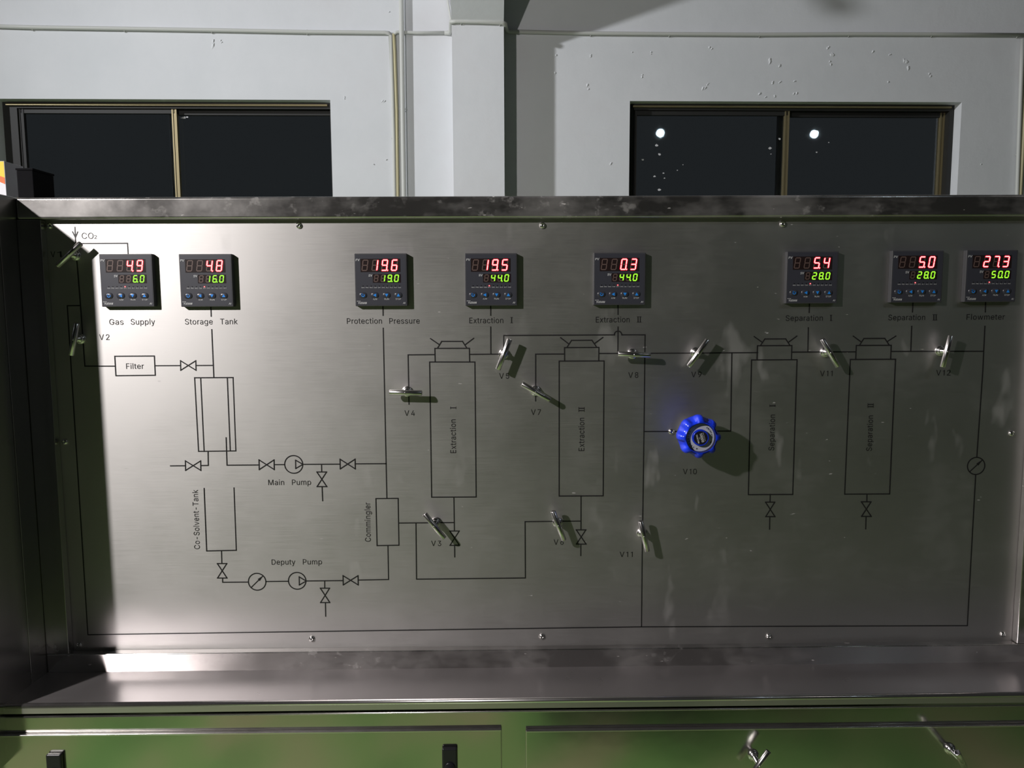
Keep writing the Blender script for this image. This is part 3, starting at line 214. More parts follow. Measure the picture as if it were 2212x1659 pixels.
o|415|207,-8 174,-5 144,3 117,16 93,35 72,58 56,85 44,116 37,150 34,187 37,225 44,260 56,291 72,318 93,341 117,360 144,374 174,382 207,384 241,382 271,374 299,360 323,341 343,318 359,291 371,260 379,225 381,187 379,150 371,116 359,85 343,58 323,35 299,16 271,3 241,-5 207,46 231,49 252,55 270,66 285,80 298,97 307,117 314,139 318,163 319,187 318,212 314,236 307,258 298,278 285,296 270,310 252,321 231,328 207,330 184,328 163,321 145,310 130,296 118,278 108,258 102,236 98,212 96,187 98,163 102,139 108,117 118,97 130,80 145,66 163,55 184,49|19,18,17 19,17,16 20,19,16 20,16,15 21,20,15 21,15,14 22,21,14 22,14,13 55,22,13 54,22,55 53,22,54 23,22,53 56,55,13 23,53,52 57,56,13 23,52,51 57,13,12 24,23,51 58,57,12 24,51,50 59,58,12 24,50,49 59,12,11 25,24,49 60,59,11 25,49,48 60,11,10 26,25,48 61,60,10 26,48,47 62,61,10 26,47,46 62,10,9 27,26,46 63,62,9 27,46,45 63,9,8 64,63,8 27,45,44 28,27,44 65,64,8 28,44,43 65,8,7 29,28,43 66,65,7 29,43,42 67,66,7 29,42,41 67,7,6 30,29,41 68,67,6 30,41,40 68,6,5 31,30,40 69,68,5 31,40,39 70,69,5 31,39,38 70,5,4 32,31,38 71,70,4 32,38,37 36,71,4 32,37,36 32,36,4 32,4,3 33,32,3 33,3,2 34,33,2 34,2,1 35,34,1 35,1,0
p|424|53,-143 53,379 112,379 112,319 118,319 123,327 130,336 137,346 147,355 158,364 171,373 188,379 207,383 229,384 259,382 287,374 313,361 335,342 354,320 370,293 381,261 388,227 390,189 388,151 381,116 370,84 355,57 336,34 313,16 288,3 260,-6 229,-8 208,-7 189,-3 173,4 159,12 147,21 138,31 130,41 124,50 118,59 114,59 114,-143 220,47 242,49 262,55 279,66 294,80 306,97 316,117 323,139 327,163 328,189 327,215 323,239 316,261 307,281 295,298 280,311 262,322 243,328 220,330 198,328 178,322 161,312 147,299 134,282 125,263 118,241 114,216 113,189 114,162 118,138 125,115 135,95 147,78 162,65 179,55 198,49|14,13,12 14,12,11 15,14,11 2,1,0 3,2,0 15,11,10 16,15,10 16,10,9 16,9,8 17,16,8 17,8,7 17,7,6 61,17,6 18,17,61 61,6,5 62,61,5 18,61,60 63,62,5 18,60,59 63,5,4 64,63,4 18,59,58 19,18,58 4,3,0 68,4,0 67,4,68 66,4,67 65,4,66 64,4,65 19,58,57 19,57,56 20,19,56 20,56,55 20,55,54 21,20,54 69,68,0 21,54,53 22,21,53 70,69,0 22,53,52 71,70,0 22,52,51 23,22,51 23,51,50 72,71,0 24,23,50 24,50,49 73,72,0 24,49,48 25,24,48 41,73,0 74,73,41 25,48,47 75,74,41 26,25,47 26,47,46 76,75,41 26,46,45 40,76,41 77,76,40 42,41,0 77,40,39 27,26,45 78,77,39 27,45,44 78,39,38 43,78,38 27,44,43 27,43,38 27,38,37 28,27,37 28,37,36 28,36,35 29,28,35 29,35,34 29,34,33 30,29,33 30,33,32 31,30,32
r|259|53,0 53,379 112,379 112,321 115,321 124,339 137,354 152,367 171,377 191,383 213,385 229,384 243,384 243,322 230,324 223,325 215,326 207,326 190,324 174,321 159,315 146,306 135,296 126,284 119,269 115,254 114,237 114,0|11,10,9 12,11,9 13,12,9 13,9,8 2,1,0 3,2,0 13,8,7 13,7,6 15,6,5 14,6,15 13,6,14 17,5,4 16,5,17 15,5,16 18,17,4 19,18,4 4,3,0 25,4,0 24,4,25 23,4,24 22,4,23 21,4,22 20,4,21 19,4,20 26,25,0 27,26,0
s|365|182,-8 157,-7 133,-3 112,3 93,12 76,24 62,38 50,54 41,73 36,94 94,107 101,87 111,72 124,60 141,52 160,47 181,45 206,47 227,53 244,62 258,74 265,88 268,103 266,115 262,126 254,136 243,144 229,150 212,155 149,170 118,180 92,192 72,208 58,227 50,249 47,274 49,295 55,314 65,332 79,347 95,360 115,370 137,378 161,383 187,384 212,383 234,379 254,372 271,363 286,352 299,339 309,324 318,308 324,290 268,277 262,291 254,304 243,316 228,325 210,331 187,333 166,331 147,326 131,317 119,305 111,292 109,277 110,264 115,253 124,243 136,235 152,229 172,223 229,209 261,200 287,187 306,171 320,153 328,131 331,107 329,85 323,65 312,47 298,31 281,18 260,6 236,-2 210,-7|45,44,43 45,43,42 46,45,42 47,46,42 47,42,41 48,47,41 48,41,40 49,48,40 49,40,39 50,49,39 50,39,38 60,50,38 51,50,60 61,60,38 51,60,59 61,38,37 62,61,37 51,59,58 63,62,37 51,58,57 52,51,57 64,63,37 52,57,56 64,37,36 53,52,56 65,64,36 53,56,55 65,36,35 66,65,35 53,55,54 67,66,35 67,35,34 68,67,34 69,68,34 69,34,33 70,69,33 71,70,33 72,71,33 72,33,32 73,72,32 74,73,32 74,32,31 75,74,31 75,31,30 76,75,30 76,30,29 77,76,29 77,29,28 77,28,27 78,77,27 78,27,26 78,26,25 78,25,24 79,78,24 79,24,23 79,23,22 11,10,9 80,79,22 80,22,21 11,9,8 80,21,20 12,11,8 81,80,20 81,20,19 12,8,7 13,12,7 82,81,19 82,19,18 14,13,7 14,7,6 82,18,17 15,14,6 16,15,6 82,17,16 83,82,16 83,16,6 83,6,5 84,83,5 84,5,4 85,84,4 85,4,3 86,85,3 86,3,2 87,86,2 87,2,1 87,1,0
t|227|204,379 204,327 6,327 6,379 65,471 126,471 126,98 127,83 130,70 136,61 144,55 156,51 170,50 185,51 202,54 213,2 207,0 200,-2 192,-3 184,-3 176,-4 168,-4 138,-1 113,7 92,21 77,41 68,64 65,93|0,3,2 1,0,2 5,4,27 6,5,27 7,6,27 7,27,26 8,7,26 9,8,26 9,26,25 10,9,25 11,10,25 15,14,13 12,11,25 15,13,12 15,12,25 15,25,24 15,24,23 15,23,22 16,15,22 17,16,22 19,22,21 17,22,19 18,17,19 20,19,21
u|410|182,-5 158,-3 135,2 115,11 97,23 82,39 69,59 60,82 54,109 53,139 53,379 114,379 114,144 116,117 124,94 137,75 154,61 175,53 200,50 218,51 234,55 249,62 263,71 274,83 283,97 290,113 295,132 296,153 296,379 357,379 357,0 298,0 298,92 307,92 294,60 277,35 257,17 234,5 209,-3|11,10,9 12,11,9 29,28,27 30,29,27 30,27,26 13,12,9 13,9,8 33,26,25 30,26,33 14,13,8 33,25,24 14,8,7 32,24,23 33,24,32 15,14,7 34,32,23 31,32,34 30,33,34 34,23,22 15,7,6 16,15,6 34,22,21 34,21,20 17,16,6 35,34,20 30,34,31 17,6,5 35,20,19 18,17,5 35,19,18 35,18,5 35,5,4 36,35,4 36,4,3 37,36,3 37,3,2 38,37,2 38,2,1 38,1,0
v|389|163,0 17,379 84,379 165,155 173,132 180,110 187,87 193,64 199,42 206,21 184,21 191,42 197,64 203,87 209,110 216,132 224,155 305,379 371,379 226,0|2,1,0 3,2,0 18,17,16 19,18,16 4,3,0 19,16,15 5,4,0 19,15,14 6,5,0 19,14,13 7,6,0 19,13,12 11,7,0 8,7,11 8,12,11 19,12,8 10,11,0 19,8,9 9,10,0 19,9,0
w|567|138,0 23,379 87,379 133,214 140,190 147,164 154,137 161,107 168,75 175,41 165,41 172,74 179,105 186,135 192,163 199,189 206,214 252,379 316,379 362,214 368,189 375,163 382,136 388,106 395,75 402,41 391,41 399,75 406,106 413,135 420,163 427,189 434,214 480,379 545,379 429,0 368,0 319,172 305,225 300,243 295,262 291,280 277,338 291,338 277,280 263,225 258,207 253,189 248,172 199,0|2,1,0 3,2,0 42,17,16 18,17,42 43,18,42 19,18,43 34,33,32 35,34,32 44,42,16 41,42,44 41,43,44 19,43,41 45,44,16 19,41,40 19,40,39 19,39,38 46,45,16 19,38,37 4,3,0 46,16,15 20,19,37 35,32,31 47,46,15 5,4,0 47,15,14 48,47,14 21,20,37 35,31,30 49,48,14 21,37,36 6,5,0 49,14,13 22,21,36 35,30,29 7,6,0 23,22,36 49,13,12 35,29,28 8,7,0 24,23,36 35,28,27 49,12,11 10,8,0 9,8,10 26,24,36 25,24,26 35,27,26 49,11,10 49,10,0 35,26,36
x|379|21,0 171,218 171,171 29,379 100,379 147,306 159,287 170,270 179,253 188,237 198,221 207,206 175,206 185,221 194,237 202,253 211,270 222,287 233,306 282,379 352,379 209,169 209,214 358,0 287,0 231,85 219,103 209,120 200,136 191,152 182,167 173,182 205,182 195,167 187,152 178,136 170,120 160,103 148,85 91,0|4,3,2 5,4,2 20,19,18 21,20,18 6,5,2 21,18,17 7,6,2 21,17,16 1,7,2 8,7,1 22,16,15 21,16,22 9,8,1 22,15,14 13,9,1 10,9,13 10,14,13 22,14,10 12,13,1 22,10,11 12,1,0 23,22,11 31,12,0 11,12,31 32,11,31 23,11,32 30,31,0 23,32,33 34,30,0 29,30,34 29,33,34 23,33,29 35,34,0 23,29,28 36,35,0 23,28,27 37,36,0 23,27,26 38,37,0 23,26,25 39,38,0 23,25,24
y|389|47,-139 61,-86 71,-87 83,-89 94,-90 104,-89 113,-86 122,-81 130,-74 138,-64 145,-51 151,-36 163,-1 17,379 84,379 165,155 173,132 180,109 187,87 193,64 199,42 206,21 184,21 190,42 196,64 202,87 209,110 216,132 224,155 305,379 371,379 204,-58 196,-77 187,-93 177,-107 165,-119 153,-128 139,-136 125,-141 109,-144 91,-145 82,-145 73,-144 65,-143 57,-142 52,-140|14,13,12 15,14,12 30,29,28 31,30,28 16,15,12 31,28,27 17,16,12 31,27,26 21,26,25 31,26,21 18,17,12 19,18,12 21,25,24 23,19,12 20,19,23 20,24,23 21,24,20 22,23,12 21,22,12 31,21,12 31,12,11 31,11,10 31,10,9 32,31,9 32,9,8 32,8,7 33,32,7 33,7,6 2,1,0 33,6,5 3,2,0 4,3,0 33,5,4 33,4,0 34,33,0 35,34,0 36,35,0 37,36,0 38,37,0 38,0,45 38,45,44 39,38,44 39,44,43 39,43,42 39,42,41 40,39,41
I|200|70,0 132,0 132,509 70,509|0,1,2,3
l|170|55,0 114,0 114,530 55,530|0,1,2,3
1|380|200,0 262,0 262,509 215,509 200,470 200,412 95,380 95,425 150,440 185,468|0,1,2,3,4,5 4,9,8,7,6,5
'''
# ------------------------------------------------------------------ mesh helpers
def link(name, me, parent=None, origin=None, tagd=None):
    vs = [v.co.copy() for v in me.vertices]
    if origin is None:
        lo = Vector([min(v[i] for v in vs) for i in range(3)]); hi = Vector([max(v[i] for v in vs) for i in range(3)])
        origin = (lo + hi)/2
    origin = Vector(origin)
    me.transform(Matrix.Translation(-origin))
    o = bpy.data.objects.new(name, me); C.objects.link(o)
    po = Vector(parent['_o']) if parent else Vector((0, 0, 0))
    if parent: o.parent = parent
    o.location = origin - po
    o['_o'] = list(origin)
    return o
def empty(name, loc, label=None, cat=None, group=None, kind=None):
    o = bpy.data.objects.new(name, None); C.objects.link(o); o.location = loc; o['_o'] = list(loc)
    o.empty_display_size = .05
    return tag(o, label, cat, group, kind)
def tag(o, label=None, cat=None, group=None, kind=None):
    for k, v in (('label', label), ('category', cat), ('group', group), ('kind', kind)):
        if v: o[k] = v
    return o
class MB:
    def __init__(s): s.v = []; s.f = []; s.sm = []
    def add(s, vs, fs, smooth=False):
        b = len(s.v); s.v += [Vector(v) for v in vs]; s.f += [tuple(b + i for i in f) for f in fs]; s.sm += [smooth]*len(fs); return s
    def box(s, x0, x1, y0, y1, z0, z1, T=None):
        T = T or (lambda x, y, z: Vector((x, y, z)))
        vs = [T(x, y, z) for x in (x0, x1) for y in (y0, y1) for z in (z0, z1)]
        fs = [(0, 1, 3, 2), (4, 6, 7, 5), (0, 4, 5, 1), (2, 3, 7, 6), (0, 2, 6, 4), (1, 5, 7, 3)]
        if (vs[4]-vs[0]).cross(vs[2]-vs[0]).dot(vs[1]-vs[0]) < 0: fs = [f[::-1] for f in fs]
        return s.add(vs, fs)
    def prism(s, pts, a, b, axis='x'):
        """pts: (y,z) profile extruded along x"""
        n = len(pts); vs = [Vector((a, p[0], p[1])) for p in pts] + [Vector((b, p[0], p[1])) for p in pts]
        fs = [tuple(range(n-1, -1, -1)), tuple(range(n, 2*n))] + [(i, (i+1) % n, n+(i+1) % n, n+i) for i in range(n)]
        return s.add(vs, fs)
    def tube(s, pts, r, seg=16, caps=True, smooth=True, r_end=None):
        pts = [Vector(p) for p in pts]; n = len(pts); rings = []
        up = None
        for i, p in enumerate(pts):
            d = (pts[min(i+1, n-1)] - pts[max(i-1, 0)]).normalized()
            if up is None or abs(d.dot(up)) > .95:
                up = Vector((0, 0, 1)) if abs(d.z) < .9 else Vector((0, 1, 0))
            a = d.cross(up).normalized(); b = d.cross(a).normalized()
            rr = r if not isinstance(r, (list, tuple)) else r[i]
            if 0 < i < n-1:
                c = (pts[i+1]-p).normalized().dot((p-pts[i-1]).normalized()); k = 1/max(.5, sqrt((1+c)/2))
            else: k = 1
            rings.append([p + (a*cos(t_) + b*sin(t_))*rr*(k if k < 1.3 else 1.2) for t_ in [2*pi*j/seg for j in range(seg)]])
        vs = [q for rg in rings for q in rg]
        fs = [(i*seg+j, i*seg+(j+1) % seg, (i+1)*seg+(j+1) % seg, (i+1)*seg+j) for i in range(n-1) for j in range(seg)]
        s.add(vs, fs, smooth)
        if caps:
            s.add(rings[0], [tuple(range(seg))]); s.add(rings[-1], [tuple(range(seg-1, -1, -1))])
        return s
    def lathe(s, prof, c, seg=32, smooth=True):
        """prof: (distance out of the plane towards -Y, radius); axis -Y through c"""
        c = Vector(c); vs = []
        for d, r in prof:
            for j in range(seg):
                a = 2*pi*j/seg; vs.append(c + Vector((r*cos(a), -d, r*sin(a))))
        n = len(prof)
        fs = [(i*seg+j, (i+1)*seg+j, (i+1)*seg+(j+1) % seg, i*seg+(j+1) % seg) for i in range(n-1) for j in range(seg)]
        s.add(vs, fs, smooth)
        s.add([vs[(n-1)*seg+j] for j in range(seg)], [tuple(range(seg))])
        return s
    def poly(s, pts): return s.add(pts, [tuple(range(len(pts)))])
    def build(s, name, material, parent=None, origin=None, bevel=0, seg=2):
        me = bpy.data.meshes.new(name); me.from_pydata(s.v, [], s.f); me.materials.append(material)
        me.polygons.foreach_set('use_smooth', s.sm)
        if True:
            bm = bmesh.new(); bm.from_mesh(me)
            if len(bm.faces) > 1: bmesh.ops.remove_doubles(bm, verts=bm.verts, dist=1e-6)
            if not getattr(s, 'keep', False): bmesh.ops.recalc_face_normals(bm, faces=bm.faces)
            bm.to_mesh(me); bm.free()
        me.update(); o = link(name, me, parent, origin)
        if bevel:
            md = o.modifiers.new('bevel', 'BEVEL'); md.width = bevel; md.segments = seg; md.limit_method = 'ANGLE'; md.angle_limit = radians(40)
            for p_ in me.polygons: p_.use_smooth = True
            md.harden_normals = True
        return o
def flat(pts2, Y):   # polygon in the panel plane facing -Y
    return [Vector((p[0], Y, p[1])) for p in pts2]
_sc = [0]
def strip(mb, a, b, wd, Y):
    _sc[0] += 1; Y = Y - (_sc[0] % 9)*.000022
    a = Vector(a); b = Vector(b); d = (b-a); d.normalize(); nrm = Vector((-d.y, d.x))*wd/2; a2 = a - d*wd/2; b2 = b + d*wd/2
    q = [a2+nrm, a2-nrm, b2-nrm, b2+nrm]; mb.poly(flat(q[::-1] if False else q, Y)); mb.keep = True
    return mb
_tc = {}
GL = {}
for l_ in GLYPHS.strip().split('\n'):
    ch_, ad_, v_, f_ = l_.split('|')
    GL[ch_] = (int(ad_)/1000, [tuple(int(q)/1000 for q in p_.split(',')) for p_ in v_.split()], [tuple(map(int, p_.split(','))) for p_ in f_.split()])
def text_geo(txt):
    if txt in _tc: return _tc[txt]
    vs, fs, x = [], [], 0.0
    for ch in txt:
        ad, v, f = GL[ch]; b = len(vs)
        ly = list(range(len(v)))                     # overlapping strokes of a glyph get their own thin layer
        for q in f:
            m_ = min(ly[i] for i in q); old = {ly[i] for i in q}; ly = [m_ if l_ in old else l_ for l_ in ly]
        od = sorted(set(ly)); vs += [(x+p[0], p[1], od.index(l_)) for p, l_ in zip(v, ly)]; fs += [tuple(b+i for i in q) for q in f]; x += ad + .022
    x0 = min(v[0] for v in vs); x1 = max(v[0] for v in vs)
    _tc[txt] = (vs, fs, x0, x1); return _tc[txt]
CAPH = .509
def text_on(txt, a, b, cap, Y, name, material, parent, shear=0.0, fat=0.0):
    """lettering from a to b (2-D points in a vertical plane at Y), cap height cap"""
    vs, fs, x0, x1 = text_geo(txt); a = Vector(a); b = Vector(b); L = (b-a).length; d = (b-a)/L; nn = Vector((-d.y, d.x))
    sx = L/(x1-x0); sy = cap/CAPH; mb = MB(); mb.keep = True
    for off in ([0] if not fat else [-fat, 0, fat]):
        q = [a + d*((x-x0)*sx + shear*y*sy + off) + nn*(y*sy) for x, y, k_ in vs]
        k0 = 0 if not off else (1 if off > 0 else 2)
        mb.add([Vector((p_[0], Y-(v_[2]+k0*2)*.00003, p_[1])) for p_, v_ in zip(q, vs)], fs)
    o = mb.build(name, material, parent)
    me = o.data
    if len(me.polygons) and me.polygons[0].normal.y > 0: me.flip_normals()
    return o
exec_order = None

# ================================================================== ROOM
HX, HZ = 7.5, 5.6
def st(o): o['kind'] = 'structure'; return o
mb = MB(); mb.box(-HX, HX, -6.5, 4.0, -.1, 0); st(mb.build('floor', M['floor']))
mb = MB(); mb.box(-HX, HX, -6.5, 4.0, HZ, HZ+.1); st(mb.build('ceiling', M['concrete']))
mb = MB(); mb.box(-HX-.2, -HX, -6.5, 4.0, 0, HZ); st(mb.build('wall_left', M['concrete']))
mb = MB(); mb.box(HX, HX+.2, -6.5, 4.0, 0, HZ); st(mb.build('wall_right', M['concrete']))
mb = MB(); mb.box(-HX, HX, -6.7, -6.5, 0, HZ); st(mb.build('wall_front', M['concrete']))
# openings of the two windows (u0,u1,z0,z1)
zt = (PW(713.6, 217)[1] + PW(1361, 221)[1] + PW(2079, 217)[1])/3
W1 = (PW(-6, 300)[0], PW(715.5, 300)[0], 1.30, zt)
W2 = (PW(1359.6, 320)[0], PW(2072.5, 320)[0], 1.30, zt)
TH = .24
mb = MB()
for b_ in ((-7.6, 7.6, 0, 1.30), (-7.6, 7.6, zt, HZ), (-7.6, W1[0], 1.30, zt), (W1[1], W2[0], 1.30, zt), (W2[1], 7.6, 1.30, zt)):
    mb.box(b_[0], b_[1], 0, -TH, b_[2], b_[3], W)
wall = st(mb.build('wall_back', M['wall'], origin=W(0, 0, 0)))
# column with its corbel
cu0, cu1 = PW(978.7, 300, .2)[0], PW(1089.5, 300, .2)[0]
zc = PW(1034, 52, .2)[1]
mb = MB()
prof = [(0, 0), (.2, 0), (.2, zc), (.2+.69, zc+.55), (.89, HZ), (0, HZ)]
n = len(prof); vs = [W(cu0, a, z) for a, z in prof] + [W(cu1, a, z) for a, z in prof]
mb.add(vs, [tuple(range(n)), tuple(range(2*n-1, n-1, -1))] + [(i, i+n, (i+1) % n+n, (i+1) % n) for i in range(n)])
st(mb.build('trim_1', M['wall'])); 
# windows
def window(k, w, mids, stile_r, dark_left):
    u0, u1, z0, z1 = w
    e = empty('window_%d' % k, W((u0+u1)/2, -.1, z0)); e['kind'] = 'structure'
    fr = MB(); d0, d1 = -.075, -.15; h = .035
    fr.box(u0, u1, d0, d1, z1-h, z1, W); fr.box(u0, u1, d0, d1, z0, z0+h, W)
    fl = .085 if k == 1 else .03; fr.box(u0, u0+fl, d0, d1, z0+h, z1-h, W); fr.box(u1-.012 if k == 1 else u1-.03, u1, d0, d1, z0+h, z1-h, W)
    fr.build('window_frame', M['frame_dark'], e, bevel=.003)
    tr = MB(); tr.box(u0+.03, u1-.03, -.055, -.075, z1-.022, z1-.012, W); tr.build('track', M['gold'], e)
    um = mids
    for j, (a, b, dd) in enumerate(((u0+fl, um+.03, -.09), (um-.03, u1-(.012 if k == 1 else .03), -.125))):
        s_ = MB(); ww = .032 if not (k == 1 and j == 1) else .016
        s_.box(a, b, dd, dd-.025, z1-h-.028, z1-h, W); s_.box(a, b, dd, dd-.025, z0+h, z0+h+.04, W)
        s_.build('sash_rail', M['frame_dark'], e, bevel=.002)
        for q in (0, 1):
            x = a if q == 0 else b-ww
            g = MB()
            for i_ in range(3):
                g.box(x+i_*ww/3+.001, x+(i_+1)*ww/3-.001, dd+(.004 if i_ != 1 else .0), dd-.025, z0+h, z1-h, W)
            g.build('sash_stile', M['gold'] if (j == 0 and q == 1) or (k == 2 and j == 1 and q == 1) else M['frame_dark'], e)  # lit stiles get bronze, shaded ones a dark copy of the frame
        g = MB(); g.box(a+ww*.6, b-ww*.6, dd-.010, dd-.015, z0+h+.02, z1-h-.01, W); g.build('glass_pane', M['glass'], e)
    return e
window(1, W1, PW(361.5, 300)[0], False, True)
window(2, W2, PW(1705.5, 300)[0], True, False)
for k, w_ in ((2, W1), (3, W2)):
    mb = MB(); mb.box(w_[0]-.03, w_[1]+.03, .02, -.08, 1.265, 1.30, W); st(mb.build('trim_%d' % k, M['wall'], bevel=.003))
# flakes of loose paint on the wall
chips = [(464, 92, 22), (476, 88, 10), (1200, 119, 8), (1197, 158, 9), (1269, 188, 14), (1387, 164, 9), (1407, 115, 7), (1534, 105, 11), (1519, 190, 16), (1528, 182, 8),
         (1664, 132, 16), (1681, 141, 12), (1797, 120, 18), (1792, 137, 12), (1884, 111, 9), (1921, 117, 7), (1952, 130, 22), (1959, 147, 14), (2008, 162, 10), (1918, 176, 8),
         (1639, 207, 12), (1674, 208, 8), (1717, 200, 14), (1667, 178, 9), (1684, 178, 6), (1715, 177, 7), (1789, 103, 12), (827, 216, 12), (744, 212, 8), (834, 345, 5), (807, 354, 5),
         (1026, 360, 7), (1653, 209, 6), (1318, 355, 9), (839, 27, 6), (2118, 354, 6), (1365, 112, 6), (1274, 121, 8)]
mb = MB()
for (cx, cy, L) in chips:
    u, z = PW(cx, cy); L = L/430.0
    n = 7; a0 = random.uniform(1.1, 2.0)
    for q in range(2):
        du = random.uniform(-.3, .3)*L; dz = random.uniform(-.4, .4)*L
        rim = []
        for i in range(n):
            a = 2*pi*i/n; r = L*.5*random.uniform(.35, 1)
            x = cos(a)*r*.38; y = sin(a)*r
            c_, s_ = cos(a0-pi/2), sin(a0-pi/2)
            rim.append((u+du+x*c_-y*s_, z+dz+x*s_+y*c_))
        vs = [W(x, .0004+(.005 if (i % n) < 3 else .0), y) for i, (x, y) in enumerate(rim)] + [W(u+du, .0035, z+dz)]
        mb.add(vs, [(i, (i+1) % n, n) for i in range(n)])
o = mb.build('loose_paint', M['wall'], wall); o['kind'] = 'stuff'

# ---- conduits
def pw(px, py, n): u, z = PW(px, py, n); return W(u, n, z)
def clip(parent, px, py, n0, vertical=False, r=.014):
    u, z = PW(px, py, n0); g = MB()
    pts = []
    for i in range(9):
        a = pi*i/8
        pts.append((cos(a)*(r+.002), sin(a)*(r+.004)))
    path = [W(u+(p if vertical else 0), max(n0-.012, 0)+q, z+(0 if vertical else p)) for p, q in pts]
    wd = .006
    for sgn in (0,):
        g.tube(path, .0035, 6)
    return g.build('pipe_clip', M['conduit'], parent)
def conduit(pxs, n, r, material, label, clips=(), name='conduit', vclips=(), cat='pipe', extra=None, group=None):
    pts = [pw(x, y, nn) for x, y, nn in pxs]
    e = empty(name, pts[0], label, cat, group)
    MB().tube(pts, r, 14).build('pipe_run', material, e)
    for x, y, nn in clips: clip(e, x, y, nn, False, r)
    for x, y, nn in vclips: clip(e, x, y, nn, True, r)
    return e
n1 = .014
conduit([(-60, 55, n1), (68, 59, n1), (268, 62, n1), (456, 65, n1), (663, 69, n1), (832, 70.5, n1), (840, 72, n1), (843.5, 77, n1), (848, 185, n1), (851, 300, n1), (853, 430, n1), (853.5, 700, n1)], n1, .0115, M['conduit'],
        'horizontal white conduit on the wall above the left window, bending down beside the pipes', clips=[(69, 59.5, n1), (268, 62.5, n1), (457, 65.5, n1), (663, 69, n1)], vclips=[(851, 298, n1)])
hc = conduit([(850.5, 73, n1), (852.5, 110, n1), (857, 240, n1), (859.5, 430, n1), (859.5, 700, n1)], n1, .0088, M['conduit_y'],
        'yellowed thin conduit running down the wall just left of the white downpipe', vclips=[(857.5, 296, n1)])
MB().tube([pw(*q_) for q_ in ((967, 70.5, n1), (900, 71, n1), (858, 69.5, n1), (850.5, 73.5, n1))], .0095, 14).build('pipe_bend', M['conduit'], hc)
conduit([(866.5, -60, .03), (866.8, 0, .03), (870, 235, .03), (872.8, 423, .03), (875, 700, .03)], .03, .0145, M['conduit'],
        'thick white vertical downpipe left of the column', name='downpipe', vclips=[(870.3, 235, .03)])
nc = .2+.013
conduit([(960, 71, n1), (971, 71, n1), (973.5, 66, n1*3), (974, 52, .1), (975, 47, nc), (985, 46.5, nc), (1034, 47.5, nc), (1085, 49, nc), (1091, 52, nc), (1092.5, 57, .1), (1094, 64, n1*2), (1100, 68, n1),
         (1276, 72, n1), (1446, 73.3, n1), (1640, 74.5, n1), (1833, 73.5, n1), (2013, 74, n1), (2290, 76, n1)], n1, .0112, M['conduit'],
        'horizontal white conduit stepping over the column and along the wall above the right window',
        clips=[(996, 46.8, nc), (1080, 49, nc), (1276, 72, n1), (1446, 73.5, n1), (1641, 74.5, n1), (1834, 73.5, n1), (2013, 74, n1), (2198, 75.5, n1)])
conduit([(966, -60, n1), (967, 0, n1), (974, 44, n1+.01), (975, 60, n1)], n1, .006, M['conduit'], 'thin conduit coming down at the left edge of the column top')
conduit([(2209, 84, .02), (2206, 170, .02), (2203, 250, .02), (2200, 330, .02), (2197, 420, .02), (2190, 700, .02)], .02, .0115, M['conduit'],
        'white vertical conduit on the wall at the right edge of the photo', vclips=[(2201, 334, .02)])
conduit([(2222, 84, .02), (2216, 200, .02), (2209, 330, .02), (2204, 420, .02), (2198, 700, .02)], .02, .010, M['conduit_y'],
        'yellowed vertical conduit beside the white one at the right edge', vclips=[(2210, 334, .02)])

# ================================================================== CONSOLE
XL, XR = -.8285, .9945           # inner edges of the frame
ZB = P(1100, 1403, -.017).z; ZT = P(1100, 471, -.017).z; ZTOP = P(1100, 423, -.017).z
FR = .0175
ZL = P(1100, 1442, -FR).z        # ledge height
LY = -.150
XC = -.871                       # left cheek inner face
con = empty('control_console', (0, .25, 0), 'large brushed stainless steel control console printed with a black flow diagram', 'control panel')
pan = MB(); pan.box(XL-.01, XR+.01, 0, .002, ZB-.01, ZT+.01); pan = pan.build('control_panel', M['panel'], con)
def bx(name, m, b, parent=con, bevel=.0015, seg=2):
    mb = MB(); mb.box(*b); return mb.build(name, m, parent, bevel=bevel, seg=seg)
bx('top_rail', M['rail'], (XC, 1.045, -FR, .0, ZT, ZTOP), bevel=.005, seg=4)
bx('bottom_rail', M['rail'], (XC, 1.045, -FR, .0, ZL-.004, ZB), bevel=.0022, seg=3)
bx('frame_stile', M['cheek'], (XC, XL, -FR, .0, ZB, ZT), bevel=.0015)
bx('frame_stile', M['rail'], (XR, XR+.045, -FR, .0, ZB, ZT), bevel=.0028, seg=3)
# side cheeks
CY = -.200
bx('side_cheek', M['cheek'], (XC-.03, XC, -.067, .45, ZL-.02, ZTOP), bevel=.001)
bx('side_cheek', M['cheek'], (XC-.03, XC, CY, -.0685, ZL-.10, ZTOP), bevel=.001)
bx('side_cheek', M['cheek'], (1.0455, 1.075, -FR, .45, ZL-.02, ZTOP), bevel=.001)
bx('side_cabinet', M['cheek'], (XC-.52, XC-.0305, CY+.004, .45, .02, ZTOP), bevel=.002)
bx('back_sheet', M['cheek'], (XC, 1.045, .43, .45, .1, ZTOP), bevel=0)
bx('top_sheet', M['cheek'], (XC, 1.045, .001, .43, ZTOP-.004, ZTOP-.001), bevel=0)
